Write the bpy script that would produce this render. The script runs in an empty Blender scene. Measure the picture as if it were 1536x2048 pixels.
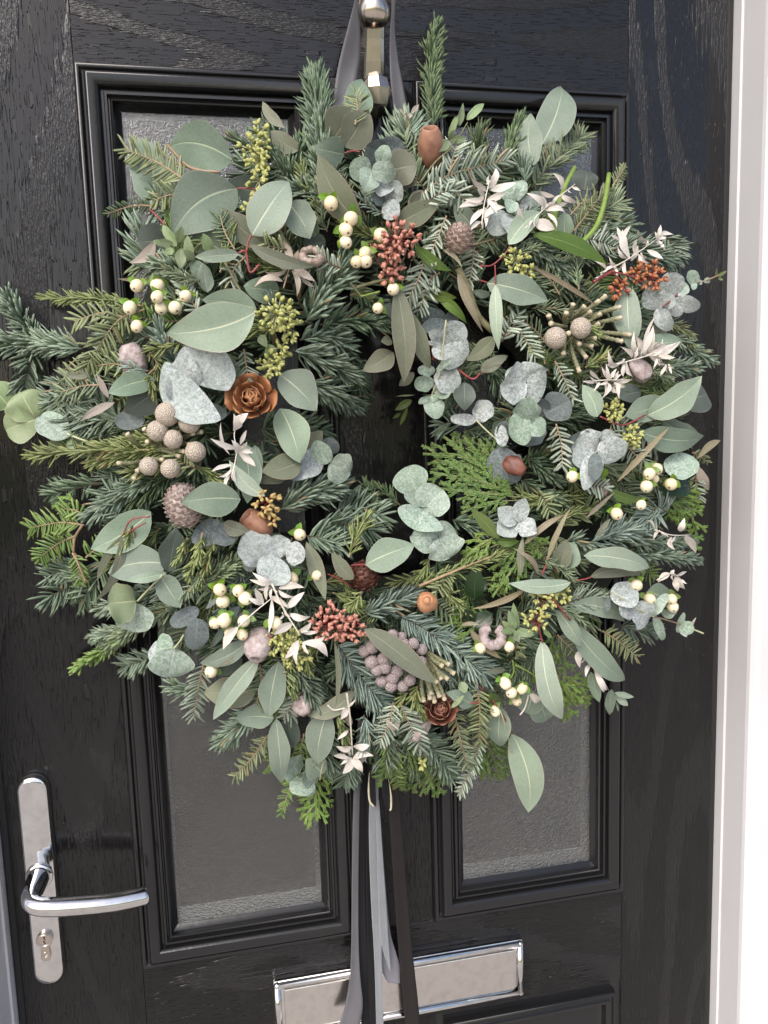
import bpy, bmesh, math, random
import numpy as np
from mathutils import Vector, Matrix, noise
R = math.radians
sc = bpy.context.scene
COL = sc.collection

# ---------------------------------------------------------------- camera, sky, sun, exposure
F = 1540.0                                   # focal length in photo pixels (1536 x 2048)
CAM = Vector((0.0, -0.845, 1.5))
CR = Vector((0.97950938, -0.19901207, -0.0309122))
CU = Vector((0.05501241, 0.11673382, 0.99163847))
CF = Vector((0.19373952, 0.97301974, -0.12529))
cam = bpy.data.cameras.new('camera')
co = bpy.data.objects.new('camera', cam); COL.objects.link(co)
co.matrix_world = Matrix(((CR.x, CU.x, -CF.x, CAM.x), (CR.y, CU.y, -CF.y, CAM.y),
                          (CR.z, CU.z, -CF.z, CAM.z), (0, 0, 0, 1)))
cam.sensor_fit = 'VERTICAL'; cam.sensor_height = 24.0
cam.lens = 24.0 * F / 2048.0
cam.clip_start = 0.01; cam.clip_end = 500
sc.camera = co

SUN_EL, SUN_AZ = R(44), R(-33)               # veiled sun behind thin cloud, in front of the door and a little to the left
sdir = Vector((math.sin(SUN_AZ) * math.cos(SUN_EL), -math.cos(SUN_AZ) * math.cos(SUN_EL), math.sin(SUN_EL)))
w = bpy.data.worlds.new("World"); sc.world = w; w.use_nodes = True
nt = w.node_tree
sky = nt.nodes.new('ShaderNodeTexSky'); sky.sky_type = 'NISHITA'; sky.sun_disc = False
sky.sun_elevation = SUN_EL; sky.sun_rotation = math.atan2(sdir.x, sdir.y)
sky.air_density = 0.8; sky.dust_density = 3.4; sky.ozone_density = 0.5
bg = nt.nodes['Background']; bg.inputs['Strength'].default_value = 0.15
nt.links.new(sky.outputs[0], bg.inputs[0])
sl = bpy.data.lights.new('sun', 'SUN'); sl.energy = 1.1; sl.angle = R(40); sl.color = (1.0, 0.99, 0.975)
so = bpy.data.objects.new('sun', sl); COL.objects.link(so)
so.rotation_euler = (-sdir).to_track_quat('-Z', 'Y').to_euler(); so.location = sdir * 10
sc.view_settings.view_transform = 'Standard'; sc.view_settings.look = 'None'
sc.view_settings.exposure = 0.84; sc.view_settings.gamma = 1.0

# ---------------------------------------------------------------- helpers
def ray(px, py):
    return (CF * F + CR * (px - 768) - CU * (py - 1024)) / F
def P(px, py, d):                            # the point d metres in front of the door face seen at a photo pixel
    r = ray(px, py)
    return CAM + r * ((-d - CAM.y) / r.y)
def MPP(d):                                  # metres per photo pixel at that distance
    return (0.845 - d) / F / 0.98

def link(name, me, mat=None, parent=None):
    o = bpy.data.objects.new(name, me); COL.objects.link(o)
    if mat is not None and me is not None and not me.materials: me.materials.append(mat)
    if parent is not None:
        o.parent = parent; o.matrix_parent_inverse = WORLD.get(parent.name, Matrix.Identity(4)).inverted()
    return o
WORLD = {}
def thing(name, loc, label, cat, kind=None, group=None):
    o = bpy.data.objects.new(name, None); COL.objects.link(o); o.location = loc
    o.empty_display_size = 0.02
    WORLD[o.name] = Matrix.Translation(loc)
    o['label'] = label; o['category'] = cat
    if group: o['group'] = group
    return o
def tag(o, label, cat=None, group=None, kind=None):
    o['label'] = label
    if cat: o['category'] = cat
    if group: o['group'] = group
    if kind: o['kind'] = kind
    return o

class G:
    """collects verts / faces / a few per-vertex values, then becomes one mesh"""
    def __init__(s): s.v = []; s.f = []; s.a = []; s.uv = []
    def add(s, v, f, a=None, uv=None):
        o = len(s.v); s.v += [tuple(p) for p in v]; s.f += [tuple(i + o for i in q) for q in f]
        s.a += list(a) if a is not None else [0.0] * len(v)
        s.uv += list(uv) if uv is not None else [(0, 0)] * len(v)
    def mesh(s, name, smooth=True):
        me = bpy.data.meshes.new(name); me.from_pydata(s.v, [], s.f, shade_flat=not smooth)
        at = me.attributes.new('val', 'FLOAT', 'POINT'); at.data.foreach_set('value', np.array(s.a, dtype=np.float32))
        ul = me.uv_layers.new(name='UVMap')
        li = np.zeros(len(me.loops), dtype=np.int32); me.loops.foreach_get('vertex_index', li)
        ul.data.foreach_set('uv', np.array(s.uv, dtype=np.float32)[li].ravel())
        me.update(); return me
def box(g, x0, x1, y0, y1, z0, z1):
    g.add([(x0, y0, z0), (x1, y0, z0), (x1, y1, z0), (x0, y1, z0), (x0, y0, z1), (x1, y0, z1), (x1, y1, z1), (x0, y1, z1)],
          [(0, 3, 2, 1), (4, 5, 6, 7), (0, 1, 5, 4), (1, 2, 6, 5), (2, 3, 7, 6), (3, 0, 4, 7)])
def boxmesh(name, *b, bevel=0.0):
    g = G(); box(g, *b); me = g.mesh(name, False)
    if bevel:
        bm = bmesh.new(); bm.from_mesh(me)
        bmesh.ops.bevel(bm, geom=bm.edges[:], offset=bevel, segments=2, affect='EDGES', profile=0.5)
        bm.to_mesh(me); bm.free()
    return me
def spline(pts, n):
    """Catmull-Rom through pts, n samples"""
    pts = [Vector(p) for p in pts]
    if len(pts) == 2: return [pts[0].lerp(pts[1], i / (n - 1)) for i in range(n)]
    q = [pts[0] * 2 - pts[1]] + pts + [pts[-1] * 2 - pts[-2]]
    out = []
    m = len(pts) - 1
    for i in range(n):
        t = i / (n - 1) * m; k = min(int(t), m - 1); u = t - k
        a, b, c, d = q[k:k + 4]
        out.append(0.5 * ((2 * b) + (c - a) * u + (2 * a - 5 * b + 4 * c - d) * u * u + (3 * b - a - 3 * c + d) * u ** 3))
    return out
def tube(g, pts, rad, sides=6, cap=True, flat=1.0, ref=None, val=None):
    n = len(pts); v = []; f = []; a = []
    r0 = ref or Vector((0.13, -0.9, 0.3))
    for i, p in enumerate(pts):
        t = (pts[min(i + 1, n - 1)] - pts[max(i - 1, 0)]).normalized()
        x = t.cross(r0)
        if x.length < 1e-4: x = t.cross(Vector((1, 0, 0)))
        x.normalize(); y = x.cross(t)
        r = rad[i] if hasattr(rad, '__len__') else rad
        for k in range(sides):
            an = 2 * math.pi * k / sides
            v.append(p + x * (r * math.cos(an)) + y * (r * flat * math.sin(an))); a.append(i / (n - 1) if val is None else val)
    for i in range(n - 1):
        for k in range(sides):
            f.append((i * sides + k, i * sides + (k + 1) % sides, (i + 1) * sides + (k + 1) % sides, (i + 1) * sides + k))
    if cap:
        f.append(tuple(range(sides))[::-1]); f.append(tuple((n - 1) * sides + k for k in range(sides)))
    g.add(v, f, a)
def ball(g, c, rad, axis=Vector((0, 0, 1)), stretch=1.0, nu=12, nv=8, val=None, taper=0.0):
    ax = axis.normalized(); x = ax.orthogonal().normalized(); y = ax.cross(x)
    v = [c - ax * rad * stretch]; f = []; a = [0.0]
    for j in range(1, nv):
        th = math.pi * j / nv
        rr = rad * math.sin(th) * (1 + taper * math.cos(th))
        for i in range(nu):
            an = 2 * math.pi * i / nu
            v.append(c + x * rr * math.cos(an) + y * rr * math.sin(an) - ax * rad * stretch * math.cos(th)); a.append(j / nv)
    v.append(c + ax * rad * stretch); a.append(1.0)
    for i in range(nu): f.append((0, 1 + (i + 1) % nu, 1 + i))
    for j in range(nv - 2):
        for i in range(nu):
            p = 1 + j * nu; f.append((p + i, p + (i + 1) % nu, p + nu + (i + 1) % nu, p + nu + i))
    l = len(v) - 1; p = 1 + (nv - 2) * nu
    for i in range(nu): f.append((p + i, p + (i + 1) % nu, l))
    g.add(v, f, a if val is None else [val] * len(v))

# ---------------------------------------------------------------- materials
class M:
    def __init__(s, name, **kw):
        s.m = bpy.data.materials.new(name); s.m.use_nodes = True
        s.t = s.m.node_tree; s.b = s.t.nodes['Principled BSDF']
        for k, v in kw.items(): s.set(s.b, k, v)
    def set(s, n, k, v):
        k = k.replace('_', ' ')
        i = n.inputs[int(k)] if k.isdigit() else n.inputs[k]
        if isinstance(v, bpy.types.NodeSocket): s.t.links.new(v, i)
        else: i.default_value = v
    def n(s, ty, props=None, **kw):
        nd = s.t.nodes.new('ShaderNode' + ty)
        for k, v in (props or {}).items(): setattr(nd, k, v)
        for k, v in kw.items(): s.set(nd, k[1:] if k[0] == 'i' and k[1:].isdigit() else k, v)
        return nd
    def math(s, op, a, b=0.0, c=None):
        nd = s.n('Math', dict(operation=op), i0=a, i1=b)
        if c is not None: s.set(nd, '2', c)
        return nd.outputs[0]
    def mix(s, f, a, b, mode='MIX'):
        nd = s.t.nodes.new('ShaderNodeMix'); nd.data_type = 'RGBA'; nd.blend_type = mode
        for i, v in ((0, f), (6, a), (7, b)):
            if isinstance(v, bpy.types.NodeSocket): s.t.links.new(v, nd.inputs[i])
            else: nd.inputs[i].default_value = v if i == 0 else (*v[:3], 1)
        return nd.outputs[2]
    def ramp(s, f, stops, interp='LINEAR'):
        nd = s.t.nodes.new('ShaderNodeValToRGB'); cr = nd.color_ramp; cr.interpolation = interp
        while len(cr.elements) < len(stops): cr.elements.new(0.5)
        for e, (p, c) in zip(cr.elements, stops):
            e.position = p; e.color = (c, c, c, 1) if not hasattr(c, '__len__') else (*c[:3], 1)
        s.t.links.new(f, nd.inputs[0]); return nd.outputs[0]
    def obj(s, scale=(1, 1, 1)):
        tc = s.n('TexCoord'); mp = s.n('Mapping'); s.t.links.new(tc.outputs['Object'], mp.inputs[0]); mp.inputs['Scale'].default_value = scale
        return mp.outputs[0]
    def noise(s, vec, scale, detail=2.0, rough=0.5, dist=0.0):
        return s.n('TexNoise', Vector=vec, Scale=scale, Detail=detail, Roughness=rough, Distortion=dist).outputs[0]
    def bump(s, h, strength, dist):
        o = s.n('Bump', Height=h, Strength=strength, Distance=dist).outputs[0]; s.set(s.b, 'Normal', o); return o

def grain_mat(name, vertical):
    m = M(name, Roughness=0.24, Specular_IOR_Level=0.40)
    sx = (1, 1, 1)
    a = (1.0, 1.0, 0.065) if vertical else (0.065, 1.0, 1.0)
    b = (1.0, 1.0, 0.20) if vertical else (0.20, 1.0, 1.0)
    v = m.obj(a); vb = m.obj(b)
    base = m.noise(v, 640.0, 0.5, 0.45)
    ticks = m.ramp(base, [(0.575, 0.0), (0.615, 1.0)])                                # short raised dashes
    fine = m.noise(m.obj((1, 1, 0.16) if vertical else (0.16, 1, 1)), 620.0, 2.0, 0.6)
    cn = m.noise(m.obj((1.0, 1.0, 0.17) if vertical else (0.17, 1.0, 1.0)), 5.5, 1.5, 0.5, 0.3)                  # contours of a stretched noise: arched cathedral figure
    wv = m.math('ADD', 0.5, m.math('MULTIPLY', 0.5, m.math('SINE', m.math('MULTIPLY', cn, 62.0))))
    rag = m.math('ADD', wv, m.math('MULTIPLY', m.math('SUBTRACT', m.noise(v, 260.0, 1.0), 0.5), 0.9))
    band = m.ramp(rag, [(0.66, 0.0), (0.80, 1.0)])
    h = m.math('ADD', m.math('MULTIPLY', ticks, m.math('SUBTRACT', 1.0, band)), m.math('MULTIPLY', m.math('MULTIPLY', fine, band), 1.4))
    m.bump(h, 1.0, 0.0009)
    col = m.mix(m.math('MULTIPLY', h, 0.5), (0.0065, 0.0063, 0.0065), (0.013, 0.0125, 0.013))
    vo = m.n('TexVoronoi', Vector=m.obj(), Scale=11.0)
    dot = m.math('MULTIPLY', m.math('LESS_THAN', vo.outputs['Distance'], 0.0115), m.math('GREATER_THAN', m.n('SeparateXYZ', Vector=vo.outputs['Color']).outputs[0], 0.72))
    smear = m.ramp(m.noise(m.obj((1, 1, 0.5)), 17.0, 5.0, 0.65, 0.5), [(0.58, 0.0), (0.80, 0.035)])
    col = m.mix(smear, col, (0.30, 0.29, 0.28))
    col = m.mix(dot, col, (0.55, 0.53, 0.50))                                        # specks of dust
    m.set(m.b, 'Base Color', col)
    m.set(m.b, 'Roughness', m.math('ADD', 0.13, m.math('MULTIPLY', h, 0.13)))
    return m.m
MAT = {}
MAT['grain_v'] = grain_mat('black_grain_vertical', True)
MAT['grain_h'] = grain_mat('black_grain_horizontal', False)
def gloss_black():
    m = M('black_moulding', Base_Color=(0.010, 0.010, 0.0105, 1), Roughness=0.17)
    h = m.noise(m.obj((1, 1, 1)), 130.0, 3.0, 0.55); m.bump(h, 0.25, 0.0006); return m.m
MAT['gloss'] = gloss_black()
def upvc():
    m = M('white_upvc', Roughness=0.32)
    m.set(m.b, 'Base Color', m.mix(m.ramp(m.noise(m.obj(), 6.0, 4.0), [(0.4, 0.0), (0.75, 1.0)]), (0.60, 0.595, 0.605), (0.545, 0.54, 0.545)))
    m.bump(m.noise(m.obj(), 260.0, 2.0), 0.05, 0.0004); return m.m
MAT['upvc'] = upvc()
MAT['gasket'] = M('rubber_gasket', Base_Color=(0.012, 0.012, 0.013, 1), Roughness=0.6).m
def chrome(name, col, rough, speck=0.04):
    m = M(name, Metallic=1.0)
    n1 = m.noise(m.obj(), 90.0, 4.0, 0.6)
    m.set(m.b, 'Base Color', m.mix(m.ramp(n1, [(0.45, 0.0), (0.8, 1.0)]), col, tuple(c * 0.8 for c in col)))
    m.set(m.b, 'Roughness', m.math('ADD', rough, m.math('MULTIPLY', n1, speck)))
    m.bump(m.noise(m.obj(), 240.0, 2.0), 0.03, 0.0005); return m.m
MAT['chrome'] = chrome('polished_chrome', (0.66, 0.65, 0.64), 0.05)
MAT['chrome_flap'] = chrome('mottled_chrome', (0.66, 0.63, 0.595), 0.13, 0.16)  # warm mottled tint with uneven roughness
MAT['nickel'] = chrome('aged_nickel', (0.55, 0.48, 0.41), 0.16, 0.12)
def glass():
    m = M('obscure_glass')
    v = m.obj()
    h = m.math('ADD', m.noise(v, 380.0, 2.0, 0.5, 0.6), m.math('MULTIPLY', m.noise(v, 620.0, 1.0), 0.5))
    bp = m.n('Bump', Height=h, Strength=0.75, Distance=0.0012).outputs[0]
    gl = m.n('BsdfGlossy', Roughness=0.10, Normal=bp, Color=(1, 1, 1, 1)).outputs[0]
    tr = m.n('BsdfTransparent', Color=(0.90, 0.91, 0.90, 1)).outputs[0]
    fr = m.n('Fresnel', IOR=1.72, Normal=bp).outputs[0]
    mx = m.n('MixShader', i0=fr, i1=tr, i2=gl).outputs[0]
    m.t.links.new(mx, m.t.nodes['Material Output'].inputs[0]); return m.m
MAT['glass'] = glass()
def inner():
    m = M('painted_hall_and_reflections', Roughness=0.85)
    n1 = m.noise(m.obj(), 3.6, 2.0, 0.5, 0.6); n2 = m.noise(m.obj(), 420.0, 2.0, 0.6)
    c = m.mix(m.ramp(n1, [(0.45, 0.0), (0.72, 1.0)]), (0.022, 0.022, 0.022), (0.085, 0.072, 0.062))  # hall gloom and soft reflections in the glass painted as blotches
    m.set(m.b, 'Base Color', m.mix(m.math('MULTIPLY', n2, 0.4), c, (0.03, 0.03, 0.03))); return m.m
MAT['inner'] = inner()
def spacer():
    m = M('spacer_bar', Metallic=0.75, Roughness=0.32)
    n1 = m.noise(m.obj(), 420.0, 2.0, 0.6)
    m.set(m.b, 'Base Color', m.mix(m.ramp(n1, [(0.48, 0.0), (0.72, 1.0)]), (0.97, 0.97, 0.96), (0.6, 0.6, 0.6))); return m.m
MAT['spacer'] = spacer()

def leaf_mat(name, base, dark, rib, edge, rough=0.5, bloom=0.0, bloomcol=(0.42, 0.48, 0.47), veins=1.0, jitter=1.0, trans=0.12, ribk=0.85):
    m = M(name)
    uv = m.n('UVMap').outputs[0]; sp = m.n('SeparateXYZ', Vector=uv); u, v = sp.outputs[0], sp.outputs[1]
    rnd = m.n('ObjectInfo').outputs['Random']
    a = m.math('MULTIPLY', m.math('ABSOLUTE', m.math('SUBTRACT', v, 0.5)), 2.0)      # 0 midrib .. 1 margin
    ob = m.obj()
    big = m.noise(ob, 38.0, 3.0, 0.55)
    c = m.mix(m.ramp(big, [(0.35, 0.0), (0.7, 1.0)]), base, tuple(0.55 * x + 0.45 * y for x, y in zip(base, dark)))
    fine = m.noise(ob, 520.0, 3.0, 0.6)
    c = m.mix(m.ramp(fine, [(0.46, 0.0), (0.70, 0.5)]), c, dark)
    if bloom > 0:
        n2 = m.noise(ob, 340.0, 4.0, 0.70, 1.0)
        bl = m.ramp(n2, [(0.44, 0.0), (0.56, 1.0)])
        near = m.ramp(u, [(0.0, 1.0), (0.75, 0.65), (1.0, 0.5)])
        big2 = m.ramp(m.noise(ob, 26.0, 2.0), [(0.35, 0.5), (0.65, 1.0)])
        k = m.math('MULTIPLY', m.math('MULTIPLY', bl, near), m.math('MULTIPLY', big2, bloom))
        c = m.mix(k, c, bloomcol)
    # side veins
    sv = m.math('ABSOLUTE', m.math('SINE', m.math('MULTIPLY', m.math('SUBTRACT', u, m.math('MULTIPLY', a, 0.22)), 46.0)))
    svm = m.math('MULTIPLY', m.ramp(sv, [(0.0, 1.0), (0.10, 0.0)]), 0.22 * veins)
    c = m.mix(svm, c, rib)
    wid = m.math('MULTIPLY', m.math('SUBTRACT', 1.05, u), 0.05)
    ribm = m.math('LESS_THAN', a, wid)
    ribs = m.math('MULTIPLY', ribm, ribk)
    c = m.mix(ribs, c, rib)
    ed = m.ramp(a, [(0.94, 0.0), (0.975, 0.7)])
    c = m.mix(ed, c, edge)
    sp_ = m.ramp(m.noise(ob, 300.0, 2.0, 0.5, 0.5), [(0.735, 0.0), (0.77, 0.55)])
    c = m.mix(sp_, c, tuple(x * q for x, q in zip(dark, (0.85, 0.62, 0.5))))
    hs = m.n('HueSaturation', Color=c)
    m.set(hs, 'Hue', m.math('ADD', 0.5 - 0.012 * jitter, m.math('MULTIPLY', rnd, 0.024 * jitter)))
    m.set(hs, 'Value', m.math('ADD', 1 - 0.16 * jitter, m.math('MULTIPLY', m.math('FRACT', m.math('MULTIPLY', rnd, 7.13)), 0.32 * jitter)))
    m.set(hs, 'Saturation', m.math('ADD', 0.85, m.math('MULTIPLY', m.math('FRACT', m.math('MULTIPLY', rnd, 3.71)), 0.3)))
    c = hs.outputs[0]
    m.set(m.b, 'Base Color', c); m.set(m.b, 'Roughness', rough); m.set(m.b, 'Specular IOR Level', 0.35)
    hgt = m.math('ADD', m.math('MULTIPLY', m.math('SUBTRACT', 1.0, m.ramp(a, [(0.0, 0.0), (0.09, 1.0)])), 1.0), m.math('ADD', m.math('MULTIPLY', svm, 2.0), m.math('MULTIPLY', fine, 0.25)))
    bp = m.bump(hgt, 0.35, 0.0006)
    tl = m.n('BsdfTranslucent', Color=c, Normal=bp).outputs[0]
    mx = m.n('MixShader', i0=trans, i1=m.b.outputs[0], i2=tl).outputs[0]
    m.t.links.new(mx, m.t.nodes['Material Output'].inputs[0]); return m.m
LM = {
 's': leaf_mat('sage_leaf', (0.220, 0.282, 0.215), (0.125, 0.172, 0.125), (0.46, 0.52, 0.36), (0.30, 0.34, 0.25)),
 'p': leaf_mat('pale_sage_leaf', (0.300, 0.370, 0.280), (0.20, 0.265, 0.195), (0.58, 0.62, 0.44), (0.42, 0.40, 0.32)),
 'o': leaf_mat('olive_leaf', (0.180, 0.195, 0.135), (0.115, 0.13, 0.085), (0.30, 0.30, 0.21), (0.34, 0.24, 0.19), rough=0.55),
 'd': leaf_mat('dark_sage_leaf', (0.085, 0.108, 0.088), (0.05, 0.068, 0.055), (0.17, 0.20, 0.16), (0.14, 0.16, 0.13)),
 'g': leaf_mat('light_green_leaf', (0.225, 0.295, 0.155), (0.15, 0.21, 0.095), (0.40, 0.46, 0.24), (0.34, 0.38, 0.20), rough=0.42),
 'v': leaf_mat('silver_leaf', (0.300, 0.340, 0.320), (0.18, 0.22, 0.20), (0.42, 0.46, 0.45), (0.34, 0.40, 0.37), bloom=1.0, bloomcol=(0.62, 0.65, 0.645), veins=0.35, rough=0.6, ribk=0.45),
 'm': leaf_mat('mint_leaf', (0.225, 0.305, 0.225), (0.15, 0.22, 0.155), (0.48, 0.53, 0.45), (0.38, 0.46, 0.35), bloom=0.85, bloomcol=(0.50, 0.57, 0.52), veins=0.35, rough=0.58, ribk=0.5),
 'n': leaf_mat('dark_silver_leaf', (0.105, 0.13, 0.125), (0.06, 0.08, 0.078), (0.27, 0.30, 0.29), (0.16, 0.19, 0.18), bloom=0.6, bloomcol=(0.25, 0.29, 0.30), veins=0.4, rough=0.62, ribk=0.4),
 'x': leaf_mat('green_leaf', (0.095, 0.150, 0.030), (0.055, 0.10, 0.018), (0.20, 0.27, 0.08), (0.10, 0.15, 0.03), rough=0.28),
 'i': leaf_mat('ivy_leaf_mat', (0.018, 0.042, 0.014), (0.010, 0.026, 0.009), (0.06, 0.10, 0.04), (0.02, 0.04, 0.015), rough=0.22),
 'w': leaf_mat('bleached_leaf', (0.72, 0.67, 0.61), (0.56, 0.50, 0.43), (0.78, 0.73, 0.66), (0.72, 0.66, 0.58), veins=0.9, jitter=0.7, trans=0.14),
 'b': leaf_mat('dried_leaf', (0.235, 0.205, 0.135), (0.15, 0.125, 0.08), (0.33, 0.29, 0.20), (0.25, 0.20, 0.14)),
 't': leaf_mat('bract_leaf', (0.155, 0.27, 0.040), (0.08, 0.17, 0.02), (0.34, 0.46, 0.12), (0.22, 0.34, 0.06), rough=0.4),
 'q': leaf_mat('taupe_leaf', (0.42, 0.36, 0.30), (0.32, 0.27, 0.22), (0.48, 0.41, 0.34), (0.42, 0.36, 0.30), jitter=0.6),
}
def needle_mat(name, dark, light, tip, rough=0.42):
    m = M(name, Roughness=rough, Specular_IOR_Level=0.4)
    at = m.n('Attribute', dict(attribute_name='val')).outputs['Fac']
    r2 = m.n('Attribute', dict(attribute_name='rnd')).outputs['Fac']
    rnd = m.n('ObjectInfo').outputs['Random']
    c = m.mix(r2, dark, light)
    c = m.mix(m.ramp(at, [(0.55, 0.0), (1.0, 0.55)]), c, tip)
    c = m.mix(m.math('MULTIPLY', m.math('GREATER_THAN', r2, 0.982), 0.7), c, (0.24, 0.15, 0.065))     # a few browned needles
    hs = m.n('HueSaturation', Color=c)
    m.set(hs, 'Hue', m.math('ADD', 0.49, m.math('MULTIPLY', rnd, 0.02)))
    m.set(hs, 'Value', m.math('ADD', 0.82, m.math('MULTIPLY', m.math('FRACT', m.math('MULTIPLY', rnd, 5.3)), 0.36)))
    m.set(m.b, 'Base Color', hs.outputs[0]); return m.m
NM = {
 'N': needle_mat('noble_fir_needles', (0.052, 0.084, 0.044), (0.215, 0.282, 0.208), (0.28, 0.35, 0.25)),
 'P': needle_mat('pale_fir_needles', (0.110, 0.160, 0.130), (0.250, 0.320, 0.265), (0.28, 0.35, 0.27)),
 'D': needle_mat('dark_fir_needles', (0.038, 0.066, 0.034), (0.140, 0.195, 0.120), (0.18, 0.25, 0.15)),
 'K': needle_mat('deep_green_needles', (0.038, 0.068, 0.030), (0.095, 0.140, 0.070), (0.13, 0.18, 0.07)),
 'B': needle_mat('bright_fir_needles', (0.075, 0.130, 0.030), (0.180, 0.270, 0.080), (0.26, 0.34, 0.10)),
 'Y': needle_mat('olive_yew_needles', (0.105, 0.135, 0.055), (0.270, 0.310, 0.160), (0.30, 0.34, 0.17)),
 'S': needle_mat('silver_fir_needles', (0.170, 0.220, 0.165), (0.400, 0.460, 0.360), (0.42, 0.47, 0.35)),
 'G': needle_mat('grey_green_needles', (0.100, 0.140, 0.080), (0.240, 0.300, 0.175), (0.28, 0.33, 0.18)),
 'R': needle_mat('rosemary_needles', (0.085, 0.120, 0.035), (0.230, 0.275, 0.100), (0.33, 0.36, 0.15)),
 'C': needle_mat('cypress_scales', (0.045, 0.085, 0.022), (0.125, 0.200, 0.055), (0.24, 0.33, 0.09)),
 'L': needle_mat('lime_cypress_scales', (0.075, 0.140, 0.025), (0.190, 0.310, 0.070), (0.33, 0.43, 0.11)),
}
def plain(name, col, col2=None, rough=0.55, scale=120.0, bump=0.2, bd=0.0006, **kw):
    m = M(name, Roughness=rough, **kw)
    n1 = m.noise(m.obj(), scale, 3.0, 0.6)
    m.set(m.b, 'Base Color', m.mix(m.ramp(n1, [(0.35, 0.0), (0.68, 1.0)]), col, col2 or tuple(c * 0.6 for c in col)))
    if bump: m.bump(m.noise(m.obj(), scale * 2, 3.0, 0.6), bump, bd)
    return m.m
MAT['stem'] = plain('olive_twig', (0.20, 0.19, 0.095))
MAT['tan'] = plain('tan_twig', (0.36, 0.25, 0.15))
MAT['redstem'] = plain('red_stem', (0.27, 0.055, 0.050), (0.16, 0.03, 0.03), rough=0.4)
MAT['palestem'] = plain('pale_stem', (0.46, 0.47, 0.28), (0.36, 0.36, 0.2))
MAT['whitestem'] = plain('bleached_stem', (0.72, 0.66, 0.57), (0.60, 0.54, 0.46))
MAT['brownstem'] = plain('brown_twig', (0.09, 0.06, 0.035))
MAT['greenpod'] = plain('green_pod', (0.20, 0.29, 0.055), (0.14, 0.21, 0.035), rough=0.45, bump=0.4)
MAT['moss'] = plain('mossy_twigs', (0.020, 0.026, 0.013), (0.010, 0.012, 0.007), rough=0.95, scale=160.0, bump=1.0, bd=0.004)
def berry_mat():
    m = M('ivory_berry', Roughness=0.30, Subsurface_Weight=0.15, Subsurface_Scale=0.003)
    at = m.n('Attribute', dict(attribute_name='val')).outputs['Fac']; rnd = m.n('ObjectInfo').outputs['Random']
    c = m.mix(m.noise(m.obj(), 160.0, 3.0), (0.80, 0.73, 0.55), (0.73, 0.64, 0.43))
    c = m.mix(m.math('MULTIPLY', rnd, 0.6), c, (0.68, 0.55, 0.34))
    c = m.mix(m.ramp(at, [(0.93, 0.0), (0.97, 1.0)]), c, (0.10, 0.06, 0.03)); m.set(m.b, 'Base Color', c)
    m.set(m.b, 'Subsurface Radius', (1.0, 0.7, 0.4)); return m.m
MAT['berry'] = berry_mat()
def seed_mat(name, base, tip, low):
    m = M(name, Roughness=0.45)
    at = m.n('Attribute', dict(attribute_name='val')).outputs['Fac']; rnd = m.noise(m.obj(), 110.0, 1.0)
    c = m.mix(at, low, base); c = m.mix(m.ramp(at, [(0.75, 0.0), (1.0, 0.8)]), c, tip)
    m.set(m.b, 'Base Color', m.mix(m.math('MULTIPLY', rnd, 0.35), c, tuple(x * 0.55 for x in base))); return m.m
SM = {'y': seed_mat('yellow_green_seeds', (0.43, 0.44, 0.145), (0.51, 0.50, 0.22), (0.29, 0.31, 0.10)),
      'a': seed_mat('gold_seeds', (0.46, 0.36, 0.12), (0.52, 0.40, 0.16), (0.34, 0.2, 0.09)),
      'c': seed_mat('coral_seeds', (0.50, 0.245, 0.170), (0.55, 0.29, 0.19), (0.40, 0.14, 0.115)),
      'r': seed_mat('rust_seeds', (0.36, 0.16, 0.055), (0.40, 0.22, 0.07), (0.30, 0.05, 0.04))}
def brunia(name, c1, c2):
    m = M(name, Roughness=0.8)
    vo = m.n('TexVoronoi', Vector=m.obj(), Scale=760.0)
    m.set(m.b, 'Base Color', m.mix(m.ramp(vo.outputs['Distance'], [(0.15, 0.0), (0.6, 1.0)]), c1, c2))
    m.bump(vo.outputs['Distance'], 0.8, -0.0012); return m.m
MAT['brunia_tan'] = brunia('tan_brunia', (0.60, 0.53, 0.44), (0.34, 0.285, 0.225))
MAT['brunia_mauve'] = brunia('mauve_brunia', (0.47, 0.405, 0.39), (0.25, 0.20, 0.195))
def stalk_mat():
    m = M('brunia_stalk_mat', Roughness=0.75)
    at = m.n('Attribute', dict(attribute_name='val')).outputs['Fac']; vo = m.n('TexVoronoi', Vector=m.obj(), Scale=420.0).outputs['Distance']
    c = m.mix(vo, (0.235, 0.235, 0.135), (0.12, 0.125, 0.06)); c = m.mix(m.ramp(at, [(0.82, 0.0), (0.95, 1.0)]), c, (0.50, 0.43, 0.30))
    m.set(m.b, 'Base Color', c); m.bump(vo, 0.7, -0.001); return m.m
MAT['stalk'] = stalk_mat()
MAT['cone_silver'] = plain('silvered_cone', (0.42, 0.33, 0.28), (0.17, 0.10, 0.075), rough=0.5, scale=230.0, bump=0.4)
MAT['cone_pink'] = plain('pink_washed_cone', (0.46, 0.385, 0.345), (0.17, 0.105, 0.088), rough=0.55, scale=240.0, bump=0.4)
MAT['cone_rose'] = plain('orange_brown_cone', (0.33, 0.140, 0.055), (0.13, 0.045, 0.02), rough=0.5, scale=150.0, bump=0.4)
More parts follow.
